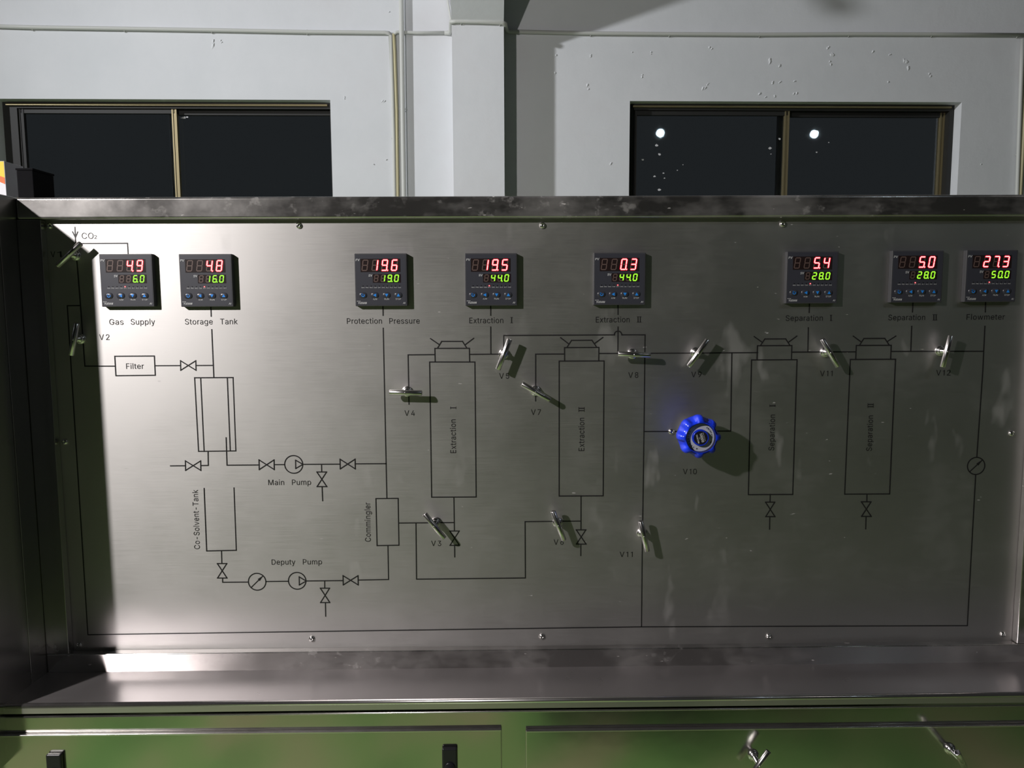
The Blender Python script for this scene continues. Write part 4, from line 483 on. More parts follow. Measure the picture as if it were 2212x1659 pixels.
# ledge with its folded front
zf = P(1100, 1511, LY).z; zfb = P(1100, 1531, LY-.001).z
mb = MB(); r = .004
prof = [(-FR, ZL), (LY+r, zf)] + [(LY+r-r*sin(a), zf-r+r*cos(a)) for a in [pi/2*i/5 for i in range(1, 6)]] + [(LY, zfb), (LY+.012, zfb), (LY+.012, zf-.012), (-FR, ZL-.012)]
mb.prism(prof, XC-.03 if False else XC-.0295, 1.6); o = mb.build('ledge', M['ledge'], con)
for p_ in o.data.polygons: p_.use_smooth = p_.area < .02 and len(p_.vertices) == 4 and abs(p_.normal.z) > .05 and abs(p_.normal.y) > .05
MB().tube([(XC-.0295, LY+.0047, zf-.0046), (1.6, LY+.0047, zf-.0046)], .0052, 20).build('ledge_nose', M['bright_edge'], con)
FY = LY+.004                      # lower front plane
zd_l = P(500, 1583, LY).z; zd_r = P(1600, 1572, LY).z
bx('front_apron', M['door'], (XC-.29, 1.6, FY, FY+.02, .12, P(1100, 1535.5, FY).z), bevel=.003, seg=3)
dL0, dL1 = P(2, 1620, LY).x, P(1084, 1620, LY).x
dR0 = P(1135.5, 1620, LY).x
doorL = bx('cabinet_door', M['door'], (dL0, dL1, LY-.004, FY-.0008, .16, zd_l+.002), bevel=.0022, seg=3)
doorR = bx('cabinet_door', M['door'], (dR0, 1.42, LY-.004, FY-.0008, .16, zd_r+.0008), bevel=.0022, seg=3)
bx('plinth', M['frame_dark'], (XC-.25, 1.5, FY+.05, .40, 0, .12), bevel=0)
bx('lower_side', M['cheek'], (1.58, 1.6, FY+.02, .45, .12, ZL-.03), bevel=0)
for d_, a_, b_, z_ in ((doorL, dL0, dL1, zd_l+.002), (doorR, dR0, 1.42, zd_r+.0008)):
    bx('door_edge_highlight', M['bright_edge'], (a_+.0005, b_-.0005, LY-.0046, FY-.0008, z_-.0030, z_+.0006), d_, bevel=.0012, seg=3)  # lighter strip paints the lit top edge of the door
zz = P(1100, 1537, FY-.001).z
MB().tube([(XC-.29, FY-.0008, zz), (1.6, FY-.0008, zz)], .0019, 12).build('apron_highlight', M['bright_edge'], con)  # bead added to draw the bright line along the apron top
# latches
def latch(cx, top, door, wpx=33):
    Yp = LY-.004; a = P(cx-wpx/2, top+10, Yp-.008); b = P(cx+wpx/2, top+10, Yp-.008); zt_ = P(cx, top+3, Yp-.008).z
    o = bx('latch', M['latch'], (a.x, b.x, Yp-.009, Yp, zt_-.085, zt_), parent=door, bevel=.003, seg=3)
    xc = (a.x+b.x)/2; g = MB(); prof_ = [(0, .0092), (.0022, .0092), (.003, .0084)]
    hh = .018; c0 = zt_-.033
    vs = []
    for d_, r_ in prof_:
        for j in range(32):
            q = 2*pi*j/32; off = hh if sin(q) > 0 else -hh
            vs.append(Vector((xc+cos(q)*r_, Yp-.009-d_, c0-.010+sin(q)*r_+off*.5)))
    g.add(vs, [(i*32+j, (i+1)*32+j, (i+1)*32+(j+1) % 32, i*32+(j+1) % 32) for i in range(2) for j in range(32)] + [tuple(64+j for j in range(32))], True)
    return o, g
for cx, top, door in ((115, 1627, doorL), (971, 1614, doorL)):
    o, g = latch(cx, top, door)
    # latch is a sub-part of the console; its push plate is joined next to it
    g.build('latch_plate', M['latch'], door)
# panel screws
def screw(px, py, Y=0.0, r=.0058):
    p = P(px, py, Y-.003); g = MB()
    g.lathe([(0, r), (.0012, r), (.0028, r*.86), (.004, r*.55), (.0045, r*.30), (.0028, r*.28)], (p.x, Y, p.z), 20)
    return g.build('screw', M['screw'], con)
for q in ((645, 487), (1172, 487), (1692, 484), (673, 1381), (1171, 1376), (1662, 1376), (2187, 937), (2168, 1371), (139, 955), (106, 488), (170, 1394), (1451, 933)): screw(*q)

# ---- printed diagram (sub-parts of the panel)
YP = -.0003; LW = .0021
def PP(p): q = P(p[0], p[1], 0); return (q.x, q.z)
def line(name, *pts, wd=LW, closed=False):
    g = MB(); g.keep = True; q = [PP(p) for p in pts]
    if closed: q.append(q[0])
    for a, b in zip(q[:-1], q[1:]): strip(g, a, b, wd, YP)
    return g.build(name, M['print'], pan)
def multi(name, *paths):
    g = MB(); g.keep = True
    for pts in paths:
        q = [PP(p) for p in pts]
        for a, b in zip(q[:-1], q[1:]): strip(g, a, b, LW, YP)
    return g.build(name, M['print'], pan)
def ring(g, c, r, n=40):
    c = Vector(PP(c)); r = r/1160.0
    for i in range(n):
        a, b = 2*pi*i/n, 2*pi*(i+1)/n
        q = [c+Vector((cos(x), sin(x)))*rr for x, rr in ((a, r-LW/2), (b, r-LW/2), (b, r+LW/2), (a, r+LW/2))]
        g.poly(flat(q, YP))
def hvalve(x0, x1, y, h=10.5): multi('valve_symbol', [(x0, y-h), (x0+.5, y+h), (x1, y-h), (x1+.5, y+h), (x0, y-h)])
def vvalve(x0, x1, y0, y1): multi('valve_symbol', [(x0, y0), (x1, y0), (x0+.5, y1), (x1+.5, y1), (x0, y0)])
def pump(c, r, tri):
    g = MB(); g.keep = True; ring(g, c, r); q = [PP(p) for p in tri]+[PP(tri[0])]
    for a, b in zip(q[:-1], q[1:]): strip(g, a, b, LW, YP)
    g.build('pump_symbol', M['print'], pan)
def gauge(c, r, a, b):
    g = MB(); g.keep = True; ring(g, c, r); A, B = Vector(PP(a)), Vector(PP(b)); strip(g, A, B, LW*.9, YP)
    d = (B-A).normalized(); nn = Vector((-d.y, d.x)); g.poly(flat([B+d*.002, B-d*.011+nn*.0028, B-d*.011-nn*.0028], YP))
    g.build('flow_gauge_symbol', M['print'], pan)
multi('arrow_symbol', [(162, 491), (163.5, 526)], [(157, 501), (163, 513), (168, 501)])
line('pipe_line', (163.5, 526), (275.5, 525.5), (277, 550))
line('pipe_line', (166, 560), (174, 660), (183.5, 790.8), (249, 790.8))
line('pipe_line', (174, 660), (145.5, 660.5), (190, 1371), (1385.7, 1354), (2089.5, 1351.5), (2107.5, 1026))
line('box_outline', (248, 769.5), (333.5, 769), (335.5, 810.5), (250.5, 811.5), closed=True)
line('pipe_line', (335, 790), (390, 789.7)); hvalve(390, 423, 789.5, 10.3); line('pipe_line', (424, 789.5), (461, 789.3))
line('pipe_line', (455.5, 661), (456.3, 683)); line('pipe_line', (457.5, 712), (462, 815.5))
multi('tank_outline', [(420.5, 816), (503.5, 815.5), (509.5, 974), (429, 975), (420.5, 816)], [(433.5, 816), (441, 975)], [(491, 815.5), (497.5, 974)])
line('pipe_line', (488.5, 945.5), (490.5, 1004.8), (560, 1004.3))
line('pipe_line', (449.5, 975), (450, 1005.3), (434, 1005.6)); hvalve(400.5, 433.5, 1005.8, 10.3); line('pipe_line', (368.5, 1006.3), (400, 1006))
hvalve(559.5, 592, 1003.8); line('pipe_line', (592.5, 1003.6), (614, 1003.5)); pump((634.5, 1003.2), 19.7, [(638.5, 994), (638.8, 1012), (654.3, 1003)])
line('pipe_line', (654.5, 1003), (734.5, 1002.6)); hvalve(734.5, 767, 1002.3); line('pipe_line', (767, 1002), (834, 1001.6))
line('pipe_line', (694.5, 1003), (695, 1019.5)); vvalve(684.5, 705.5, 1019.5, 1051); line('pipe_line', (695.8, 1051), (697, 1081.5))
line('tank_outline', (441, 1055), (446.5, 1190), (510.5, 1188.5), (505.5, 1054))
line('pipe_line', (478.5, 1189.5), (479.3, 1217)); vvalve(469.5, 490, 1217.3, 1248.5); line('pipe_line', (480.8, 1249), (481, 1257.6), (536, 1257.2))
gauge((555.5, 1256.6), 19.3, (542.5, 1269), (567.5, 1244.5)); line('pipe_line', (575, 1256.2), (622.5, 1255.6)); pump((642, 1254.6), 19.3, [(646.3, 1246), (646.6, 1263.5), (661.5, 1255)])
line('pipe_line', (661.5, 1254.8), (741, 1254)); hvalve(741, 773.3, 1253.4, 10); line('pipe_line', (773.5, 1253), (839.3, 1251.8), (838, 1178.2))
line('pipe_line', (701.3, 1254.5), (701.5, 1270.5)); vvalve(692, 712, 1270.5, 1301.5); line('pipe_line', (703, 1301.5), (703.6, 1331))
line('pipe_line', (827.3, 660), (827.5, 681)); line('pipe_line', (827.8, 709), (835.7, 1076.5))
line('box_outline', (812, 1077), (860, 1076.5), (861.8, 1177.7), (814.5, 1178.5), closed=True)
line('pipe_line', (861, 1129.8), (981, 1128.8)); line('pipe_line', (898.5, 1130), (899.8, 1251), (1134.8, 1248.4), (1134.2, 1126.8), (1254.7, 1125.6))
def tower(body, neck, lid, ears):
    multi('tower_outline', body+[body[0]], neck, lid, *ears)
tower([(928, 782), (1025.8, 782), (1028.6, 1073.5), (932.4, 1074)], [(940, 782), (939.3, 752.5), (1013.8, 752.3), (1014.5, 782)],
      [(945, 752), (954, 737.5), (999, 737.5), (1008.5, 752)], [[(930, 731.5), (949, 744.5)], [(1023, 731), (1005, 744.5)]])
line('pipe_line', (939, 766), (881.5, 766.5), (883.5, 873)); line('pipe_line', (1014, 765.5), (1088, 765))
line('pipe_line', (1060, 661), (1060, 681)); line('pipe_line', (1060, 706.5), (1060.3, 765))
line('pipe_line', (980.5, 1074), (981.6, 1147)); vvalve(971.5, 992, 1147, 1178); line('pipe_line', (982, 1178), (982.3, 1203))
hop = [(1335+8*cos(a), 723.3-8*sin(a)) for a in [pi-pi*i/10 for i in range(11)]]
line('pipe_line', (1088, 765), (1088.3, 724.7), *hop, (1393.4, 723.3), (1391, 932), (1387.2, 1200), (1385.7, 1354))
tower([(1207.8, 780), (1304.8, 779.7), (1302.8, 1071), (1207.8, 1071.5)], [(1219.5, 780), (1219.3, 751), (1293.6, 750.5), (1293.3, 779.7)],
      [(1224.5, 750.5), (1234.5, 735.3), (1278.5, 735), (1289, 750.3)], [[(1211, 729.5), (1228, 742.5)], [(1302, 729), (1285, 741.5)]])
line('pipe_line', (1219, 764.7), (1157, 765), (1157, 866)); line('pipe_line', (1293.5, 763.6), (1490, 762.8), (1636.5, 761.7))
line('pipe_line', (1335, 658.5), (1335, 679)); line('pipe_line', (1335, 706.5), (1334.6, 763.3))
line('pipe_line', (1580.8, 762), (1578.3, 931.2), (1540, 931.4)); line('pipe_line', (1390.8, 932), (1470, 931.8))
line('pipe_line', (1255, 1071), (1254.8, 1144.5)); vvalve(1244.7, 1265.5, 1144.5, 1175.3); line('pipe_line', (1254.7, 1175.3), (1254.5, 1200))
tower([(1623.3, 777.5), (1721.6, 777), (1712.3, 1068), (1616.5, 1068.5)], [(1635, 777.3), (1636, 746.8), (1710.5, 746.5), (1709.6, 777)],
      [(1642.5, 746.5), (1652, 732.3), (1697, 732), (1706.5, 746.5)], [[(1629, 727), (1647, 740)], [(1721, 726), (1703.5, 739)]])
line('pipe_line', (1709.8, 760.6), (1848.8, 760)); line('pipe_line', (1748.5, 656), (1747.7, 675)); line('pipe_line', (1746, 708), (1745, 760.3))
line('pipe_line', (1663.7, 1068), (1663.3, 1084.5)); vvalve(1653.5, 1673.5, 1084.7, 1116); line('pipe_line', (1662.8, 1116), (1662.3, 1143))
tower([(1836.8, 776.5), (1934.3, 776), (1921.6, 1067), (1824.6, 1067.5)], [(1848.3, 776.3), (1849.7, 746.2), (1925, 745.8), (1923.8, 776)],
      [(1856.5, 745.8), (1866, 731.2), (1911, 731), (1921, 745.8)], [[(1843, 726), (1858.5, 737.5)], [(1935, 726), (1917, 737.5)]])
line('pipe_line', (1924.5, 759.2), (2123.5, 758.8)); line('pipe_line', (1972, 654), (1971, 674)); line('pipe_line', (1969.3, 705), (1967.3, 758.8))
line('pipe_line', (1872.7, 1067.5), (1872.4, 1084)); vvalve(1860.5, 1881.5, 1084, 1115.5); line('pipe_line', (1870.8, 1115.5), (1870, 1142.5))
line('pipe_line', (2129, 652), (2128.4, 674)); line('pipe_line', (2127.4, 705), (2123, 800), (2110, 987.5))
gauge((2108.5, 1006.5), 19.3, (2095, 1018.5), (2120.5, 995))
# lettering
def lab(txt, x0, x1, y, cap=12.0, parts=None, slope=-.006):
    a = PP((x0, y)); b = PP((x1, y+slope*(x1-x0))); text_on(txt, a, b, cap/1160, YP-.0001, 'lettering', M['print'], pan)
def vlab(txt, x, y0, y1, cap=12.0, tilt=0): # reads upwards
    a = PP((x, y0)); b = PP((x-tilt, y1)); text_on(txt, a, b, cap/1160, YP-.0001, 'lettering', M['print'], pan)
def roman(x, y, n, cap=12.0, up=False):   # serifed numeral built of strokes; x,y bottom left
    g = MB(); g.keep = True; gap = 5.0
    def s_(a, b, wd):
        if up: a, b = (x+(a[1]-y), y-(a[0]-x)), (x+(b[1]-y), y-(b[0]-x))
        strip(g, PP(a), PP(b), wd, YP-.0001)
    for i in range(n):
        s_((x+2+i*gap, y-1), (x+2+i*gap, y-cap+1), .0016)
    for yy in (y, y-cap): s_((x-.3, yy), (x+4.3+(n-1)*gap, yy), .0007)
    g.build('numeral', M['print'], pan)
lab('CO', 177, 202.5, 516, 12.6); lab('2', 204, 209.6, 516, 8)
lab('Gas', 236.5, 267, 701.5); lab('Supply', 283, 335, 701.3)
lab('Filter', 273, 311, 797)
lab('Storage', 400, 459.5, 701); lab('Tank', 476, 513.5, 700.6)
lab('Protection', 749.5, 825, 699.5); lab('Pressure', 841, 906.5, 699.2)
lab('Extraction', 1013.8, 1087, 698.3); roman(1103, 697.5, 1)
lab('Extraction', 1287, 1359.8, 696.5); roman(1376, 696, 2)
lab('Separation', 1697, 1777, 693.2); roman(1793, 692.5, 1)
lab('Separation', 1918.5, 1998, 691.8); roman(2015, 691.5, 2)
lab('Flowmeter', 2087.5, 2170, 690.8)
def vl(a, n0, x0, x1, y):      # V <number>
    lab('V', x0, x0+10, y); lab(n0, x0+(14.3 if len(n0) == 1 else 14), x1, y)
vl('V', '1', 110, 133.5, 555.5); vl('V', '2', 215, 237, 734.3); vl('V', '4', 874, 896, 898.2); vl('V', '5', 1078.3, 1099.7, 818)
vl('V', '8', 1357, 1378.6, 816); vl('V', '9', 1493, 1515.3, 814.8); vl('V', '11', 1771, 1798, 812.5); vl('V', '12', 2022, 2053, 811)
vl('V', '7', 1147, 1168.3, 896); vl('V', '10', 1475, 1505, 1024.3); vl('V', '3', 931.5, 953, 1179.3); vl('V', '6', 1196, 1217.3, 1176.5)
vl('V', '11', 1338.5, 1366.5, 1203)
lab('Main', 579.8, 614, 1047.8); lab('Pump', 631, 672, 1047.5)
lab('Deputy', 587, 638, 1219.7); lab('Pump', 654.5, 695.5, 1219.3)
vlab('Co-Solvent-Tank', 432, 1186, 1058, 12.5, 4.5); vlab('Commingler', 801, 1170, 1085.5, 12.5, 1.5)
vlab('Extraction', 985.2, 978.5, 906, 12.5, 1); roman(985, 883, 1, 12, True)
vlab('Extraction', 1262, 974, 902.5, 12.5, 0); roman(1262, 889, 2, 12, True)
vlab('Separation', 1672, 973, 895.7, 12.5, -2.2); roman(1674.5, 878.5, 1, 12, True)
vlab('Separation', 1883, 974, 897.5, 12.5, -3); roman(1886.5, 880.5, 2, 12, True)

# ================================================================== METERS
SEG = {'0': 'abcdef', '1': 'bc', '2': 'abged', '3': 'abgcd', '4': 'fgbc', '5': 'afgcd', '6': 'afgedc', '7': 'abc', '8': 'abcdefg', '9': 'abcdfg'}
def seg_polys(x, y, w_, h, t_, segs, dot, sh=.14, grow=0.0):
    """hexagonal bars of one digit; x,y = lower left, returns lists of 2-D points"""
    out = []; g = t_*.08
    def bar(x0, y0, x1, y1):
        a = Vector((x0, y0)); b = Vector((x1, y1)); d = (b-a).normalized(); n_ = Vector((-d.y, d.x)); t2 = t_/2+grow
        a = a+d*(g-grow); b = b-d*(g-grow)
        return [a, a+d*t2*.8-n_*t2, b-d*t2*.8-n_*t2, b, b-d*t2*.8+n_*t2, a+d*t2*.8+n_*t2]
    xl, xr, yb, ym, yt = t_/2, w_-t_/2, t_/2, h/2, h-t_/2
    D = {'a': (xl, yt, xr, yt), 'b': (xr, yt, xr, ym), 'c': (xr, ym, xr, yb), 'd': (xl, yb, xr, yb), 'e': (xl, ym, xl, yb), 'f': (xl, yt, xl, ym), 'g': (xl, ym, xr, ym)}
    for s_ in segs: out.append(bar(*D[s_]))
    if dot:
        c = Vector((w_+t_*.55, t_*.5)); rr = t_*.62+grow; out.append([c+Vector((cos(2*pi*i/10), sin(2*pi*i/10)))*rr for i in range(10)])
    return [[(x+q.x+sh*q.y, y+q.y) for q in pl] for pl in out]
def meter(tl, br, pv, sv, led, label):
    D_ = .012; c = (P(tl[0], tl[1], -D_) + P(br[0], br[1], -D_))/2
    wd = .0955; x0 = c.x-wd/2; z1 = c.z+wd/2; k = wd/96.0
    def L(mx, my): return (x0+mx*k, z1-my*k)      # mm from top left of the face
    e = empty('process_meter', (c.x, 0, c.z-wd/2), label, 'meter', 'process meters along the top of the console')
    hb = MB(); hb.box(x0, x0+wd, -D_, 0, z1-wd, z1); hb.build('housing', M['bezel'], e, bevel=.0012, seg=2)
    f = MB(); f.box(x0+.0022, x0+wd-.0022, -D_-.0003, -D_+.0004, z1-wd+.0022, z1-.0022); face = f.build('face_plate', M['plastic'], e)
    Y = -D_-.0003
    def plate(a, b, cc, dd, dy, name, mt, par):
        g = MB(); p = L(a, b); q = L(cc, dd); g.box(p[0], q[0], Y-dy, Y-dy+.0004, q[1], p[1]); return g.build(name, mt, par)
    def digits(win, txt, xs, yb, w_, h, t_, core, edge, nm):
        # txt right aligned into four places
        ds = []; i = 0
        for ch in txt:
            if ch == '.': ds[-1][1] = True
            else: ds.append([ch, False])
        ds = [None]*(4-len(ds)) + ds
        for x, d in zip(xs, ds):
            p = L(x, yb)
            off = 'abcdefg' if d is None else ''.join(s_ for s_ in 'abcdefg' if s_ not in SEG[d[0]])
            if off:
                g = MB(); g.keep = True
                for pl in seg_polys(p[0], p[1], w_*k, h*k, t_*k, off, d is None and False): g.poly(flat(pl, Y-.0005))
                g.build('unlit_digit', M['unlit'], win)
            if d:
                g = MB(); g.keep = True
                for pl in seg_polys(p[0], p[1], w_*k, h*k, t_*k, SEG[d[0]], d[1], grow=.0011 if nm == 'red' else .00045): g.poly(flat(pl, Y-.0006))
                g.build('digit_halo', edge, win)
                g = MB(); g.keep = True
                for pl in seg_polys(p[0], p[1], w_*k, h*k, t_*k, SEG[d[0]], d[1]): g.poly(flat(pl, Y-.0009))
                g.build('lit_digit', core, win)
    w1 = plate(11.2, 9.6, 84, 33.6, .0003, 'value_window', M['window'], e)
    digits(w1, pv, (12.6, 30.8, 48.6, 66.6), 31.6, 10.8, 20.4, 1.75, M['red_core'], M['red_edge'], 'red')
    w2 = plate(33.2, 37.6, 84.5, 53.2, .0003, 'setpoint_window', M['window'], e)
    digits(w2, sv, (34.6, 47.0, 59.4, 71.8), 51.8, 7.9, 13.2, 1.6, M['green_core'], M['green_edge'], 'green')
    def tx(s_, a, b, y, cap, sh=0, par=face, mt=None, fat=0):
        text_on(s_, L(a, y), L(b, y), cap*k, Y-.0003, 'lettering', mt or M['white_print'], par, sh, fat)
    tx('PV', 2.6, 9.6, 13.6, 4.0, .15, fat=.00015); tx('SV', 25.4, 32.0, 42.0, 4.0, .15, fat=.00015)
    for i, s_ in enumerate(('MAN', 'PRG', 'MIO', 'COM', 'OP1', 'OP2', 'AL1', 'AL2', 'AU1', 'AU2')):
        x = 14.9+i*7.45; tx(s_, x-2.6, x+2.6, 63.0, 1.9)
        g = MB(); q = L(x, 59.3); g.keep = True; lit = (i == 4 and led)
        g.poly(flat([(q[0]+cos(2*pi*j/12)*(.0017 if lit else .0011), q[1]+sin(2*pi*j/12)*(.0013 if lit else .0009)) for j in range(12)], Y-.0003))
        g.build('indicator_light', M['red_edge'] if lit else M['led_off'], e)
        if lit:
            g = MB(); g.keep = True; g.poly(flat([(q[0]+cos(2*pi*j/12)*.0008, q[1]+sin(2*pi*j/12)*.0007) for j in range(12)], Y-.0005)); g.build('light_core', M['red_core'], e)
    for i, x in enumerate((14.4, 36.0, 57.6, 79.2)):
        q = L(x, 76); g = MB(); vs = []; n = 28; prof_ = [(0, 1.0), (.35, .93), (.75, .72), (.95, .4)]
        for d_, r_ in prof_:
            for j in range(n):
                a = 2*pi*j/n; ca, sa = cos(a), sin(a)
                sx_ = math.copysign(abs(ca)**.75, ca); sy_ = math.copysign(abs(sa)**.85, sa)
                vs.append(Vector((q[0]+sx_*r_*.0078, Y-d_*.0019, q[1]+sy_*r_*.0056)))
        g.add(vs, [(a_*n+j, (a_+1)*n+j, (a_+1)*n+(j+1) % n, a_*n+(j+1) % n) for a_ in range(3) for j in range(n)] + [tuple(3*n+j for j in range(n))], True)
        b = g.build('button', M['button'], e); yb = Y-.00205; r_ = .0031; g = MB(); g.keep = True
        cx, cz = q[0]+.0004, q[1]
        if i == 0:
            for j in range(20):
                a, a2 = radians(110+j*15), radians(125+j*15)
                if j < 19: g.poly(flat([(cx+cos(t_)*rr, cz+sin(t_)*rr) for t_, rr in ((a, .0019), (a2, .0019), (a2, .0031), (a, .0031))], yb))
            g.poly(flat([(cx-.0026, cz+.0036), (cx-.0026, cz-.0004), (cx+.0006, cz+.0018)], yb))
        else:
            pts = {1: [(-1, 0), (.8, -1), (.8, 1)], 2: [(-1, .8), (0, -1), (1, .8)], 3: [(-1, -.8), (1, -.8), (0, 1)]}[i]
            g.poly(flat([(cx+a*r_, cz+b_*r_) for a, b_ in pts], yb))
        g.build('button_symbol', M['blue_print'], b)
    tx('A/M', 32.8, 40.0, 84.6, 3.0); tx('RUN', 53.6, 62.0, 84.6, 3.0); tx('STOP', 74.4, 84.2, 84.6, 3.0)
    tx('YUDIAN', 4.8, 20.5, 92.0, 3.6, .2, fat=.00018); tx('AI', 87.6, 91.6, 92.0, 3.2, .25, fat=.0001)
    g = MB(); g.keep = True
    for a_ in (3.0, 5.4, 7.8): p = L(a_, 87.3); g.poly(flat([(p[0], p[1]), (p[0]+.0015, p[1]), (p[0]+.0018, p[1]+.001), (p[0]+.0003, p[1]+.001)], Y-.0003))
    g.build('emblem', M['white_print'], face)
    return e
meter((216, 550), (331, 661), '4.9', '6.0', True, 'dark square digital meter showing 4.9 over 6.0, above the words Gas Supply')
meter((386.6, 550.3), (503.5, 661), '4.8', '16.0', True, 'dark square digital meter showing 4.8 over 16.0, above the words Storage Tank')
meter((767, 549.4), (878.5, 659.3), '19.6', '19.0', False, 'dark square digital meter showing 19.6 over 19.0, above Protection Pressure')
meter((1005.8, 549.2), (1115.3, 658.2), '19.5', '44.0', True, 'dark square digital meter showing 19.5 over 44.0, above the upper Extraction I caption')
meter((1284.5, 547.6), (1391.8, 657), '0.3', '44.0', True, 'dark square digital meter showing 0.3 over 44.0, above the upper Extraction II caption')
meter((1701.5, 545.6), (1807, 652.8), '5.4', '28.0', True, 'dark square digital meter showing 5.4 over 28.0, above the upper Separation I caption')
meter((1928.5, 543.5), (2033.5, 651), '5.0', '28.0', True, 'dark square digital meter showing 5.0 over 28.0, above the upper Separation II caption')
meter((2089, 542.3), (2193, 650), '27.3', '50.0', True, 'dark square digital meter showing 27.3 over 50.0, rightmost, above Flowmeter')

# ================================================================== VALVE HANDLES
def t_handle(a, b, label, Y=0.0, h=.0235, tilt=0.0, length=.060, name='valve_handle'):
    A = P(a[0], a[1], Y-h); B = P(b[0], b[1], Y-h); c = (A+B)/2; d = (B-A).normalized()
    d = (d + Vector((0, -tilt, 0))).normalized(); A = c-d*length/2; B = c+d*length/2
    e = empty(name, (c.x, Y, c.z), label, 'valve', 'T handled valves on the console')
    g = MB(); g.lathe([(0, .0098), (.0035, .0098), (.0045, .0088), (.0045, .0072), (.0085, .0072), (.0095, .0060), (.0095, .0046), (h-.004, .0046)], (c.x, Y, c.z), 24)
    g.build('stem', M['chrome'], e)
    R = .0051; rin = .0036; seg = 24; up = Vector((0, -1, 0)); u = d.cross(up).normalized(); v_ = d.cross(u).normalized()
    def rg(p, r_): return [p + (u*cos(2*pi*j/seg)+v_*sin(2*pi*j/seg))*r_ for j in range(seg)]
    rings = [rg(A+d*.006, rin), rg(A, rin), rg(A, R-.0006), rg(A+d*.0006, R), rg(B-d*.0006, R), rg(B, R-.0006), rg(B, rin), rg(B-d*.006, rin)]
    g = MB(); vs = [q for r_ in rings for q in r_]
    g.add(vs, [(i*seg+j, i*seg+(j+1) % seg, (i+1)*seg+(j+1) % seg, (i+1)*seg+j) for i in range(len(rings)-1) for j in range(seg)], True)
    o = g.build('crossbar', M['chrome'], e)
    o.modifiers.new('split', 'EDGE_SPLIT').split_angle = radians(50)
    g = MB(); g.add(rings[0], [tuple(range(seg))]); g.add(rings[-1], [tuple(range(seg))]); g.build('tube_bore', M['hole'], e)
    g = MB(); g.lathe([(0, .0019), (.0008, .0019), (.0012, .0012)], (c.x, Y-h-R+.0004, c.z), 14); g.build('set_screw', M['screw'], e)
    return e
t_handle((121.5, 577), (177, 523), 'steel T handle half in shadow beside V1, just left of the Gas Supply meter')
t_handle((154, 767), (166, 699), 'shaded steel T handle at V2 on the dark left edge of the panel')
t_handle((917, 1110), (959.5, 1163), 'steel T handle slanting down right above V3, right of the Commingler box')
t_handle((841, 847.5), (911.5, 849), 'level steel T handle above V4, left of the Extraction I tower')
t_handle((1101, 733.5), (1076, 798), 'steel T handle above V5, right of the Extraction I tower')
t_handle((1194.5, 1104), (1218, 1167), 'steel T handle at V6 below the Extraction II tower')
t_handle((1127.5, 829), (1187.5, 864.5), 'steel T handle slanting down right above V7, left of the Extraction II tower')
t_handle((1335, 764.3), (1405, 767.5), 'level steel T handle above V8, right of the Extraction II tower')
t_handle((1529, 734), (1488, 792), 'steel T handle slanting up right above V9')
t_handle((1776, 731.5), (1810, 792.5), 'steel T handle between the two Separation towers, above the upper V11')
t_handle((2054, 724.5), (2036, 794), 'bright steel T handle above V12 at the right of the panel')
t_handle((1384, 1125.5), (1398, 1191.5), 'steel T handle on the vertical line right of the lower V11')
YD = LY-.004
t_handle((1656.5, 1628), (1622, 1677), 'steel T handle at the bottom edge on the right cabinet door, middle of the door', Y=YD, h=.030)
t_handle((2055, 1613), (2096, 1669), 'steel T handle with open tube end towards the viewer, far right on the lower door', Y=YD, h=.034, tilt=-.55, length=.066)

# ================================================================== REGULATOR KNOB
fc = P(1514, 946, -.072); kx, kz = fc.x, fc.z
e = empty('regulator_knob', (kx, 0, kz), 'large scalloped blue plastic pressure regulator knob with a grey dial ring, above V10', 'knob')
MB().lathe([(0, .024), (.006, .024), (.007, .019), (.036, .019)], (kx, 0, kz), 32).build('collar', M['screw'], e)
prof = [(.034, .030), (.035, .0335), (.039, .0365), (.045, .0388), (.051, .0398), (.057, .0397), (.063, .0390), (.068, .0372), (.0715, .0345), (.0735, .0315), (.0745, .0290), (.0742, .0272), (.0735, .0266), (.066, .0264), (.066, .010)]
n = 144; vs = []
for d_, r_ in prof:
    for j in range(n):
        a = 2*pi*j/n; x = ((math.degrees(a)-22-22.5) % 45)-22.5
        s_ = math.exp(-(abs(x)/12.5)**3.2); depth = max(0, min(1, (d_-.037)/.020)); amp = .0078*depth*s_
        if d_ > .0725 : amp *= max(0, (.0295-.026)/.0085)*.3 if r_ > .0285 else 0
        if r_ < .0285: amp = 0
        rr = r_-amp
        vs.append(Vector((kx+cos(a)*rr, -d_-(-.003*s_*depth if .0285 < r_ < .0385 and d_ > .06 else 0), kz+sin(a)*rr)))
g = MB(); g.add(vs, [(i*n+j, (i+1)*n+j, (i+1)*n+(j+1) % n, i*n+(j+1) % n) for i in range(len(prof)-1) for j in range(n)], True)
o = g.build('grip', M['knob'], e)
g = MB(); n = 48
def annulus(g, r0, r1, Y, n=48):
    g.keep = True
    for i in range(n):
        a, b = 2*pi*i/n, 2*pi*(i+1)/n; g.poly(flat([(kx+cos(t_)*r_, kz+sin(t_)*r_) for t_, r_ in ((a, r0), (b, r0), (b, r1), (a, r1))], Y))
annulus(g, .0135, .0255, -.0664); ringo = g.build('dial_ring', M['knob_ring'], e)
g = MB(); vs = []
for i in range(n): a, b = 2*pi*i/n, 2*pi*(i+1)/n; g.add([Vector((kx+cos(t_)*.0262, y_, kz+sin(t_)*.0262)) for t_, y_ in ((a, -.0664), (b, -.0664), (b, -.0736), (a, -.0736))], [(0, 1, 2, 3)], True)
g.build('cup_liner', M['knob_black'], e)
MB().lathe([(.066, .0152), (.0712, .0150), (.0728, .0142), (.0728, .0128), (.0722, .0124)], (kx, 0, kz), 40).build('hub', M['knob'], e)
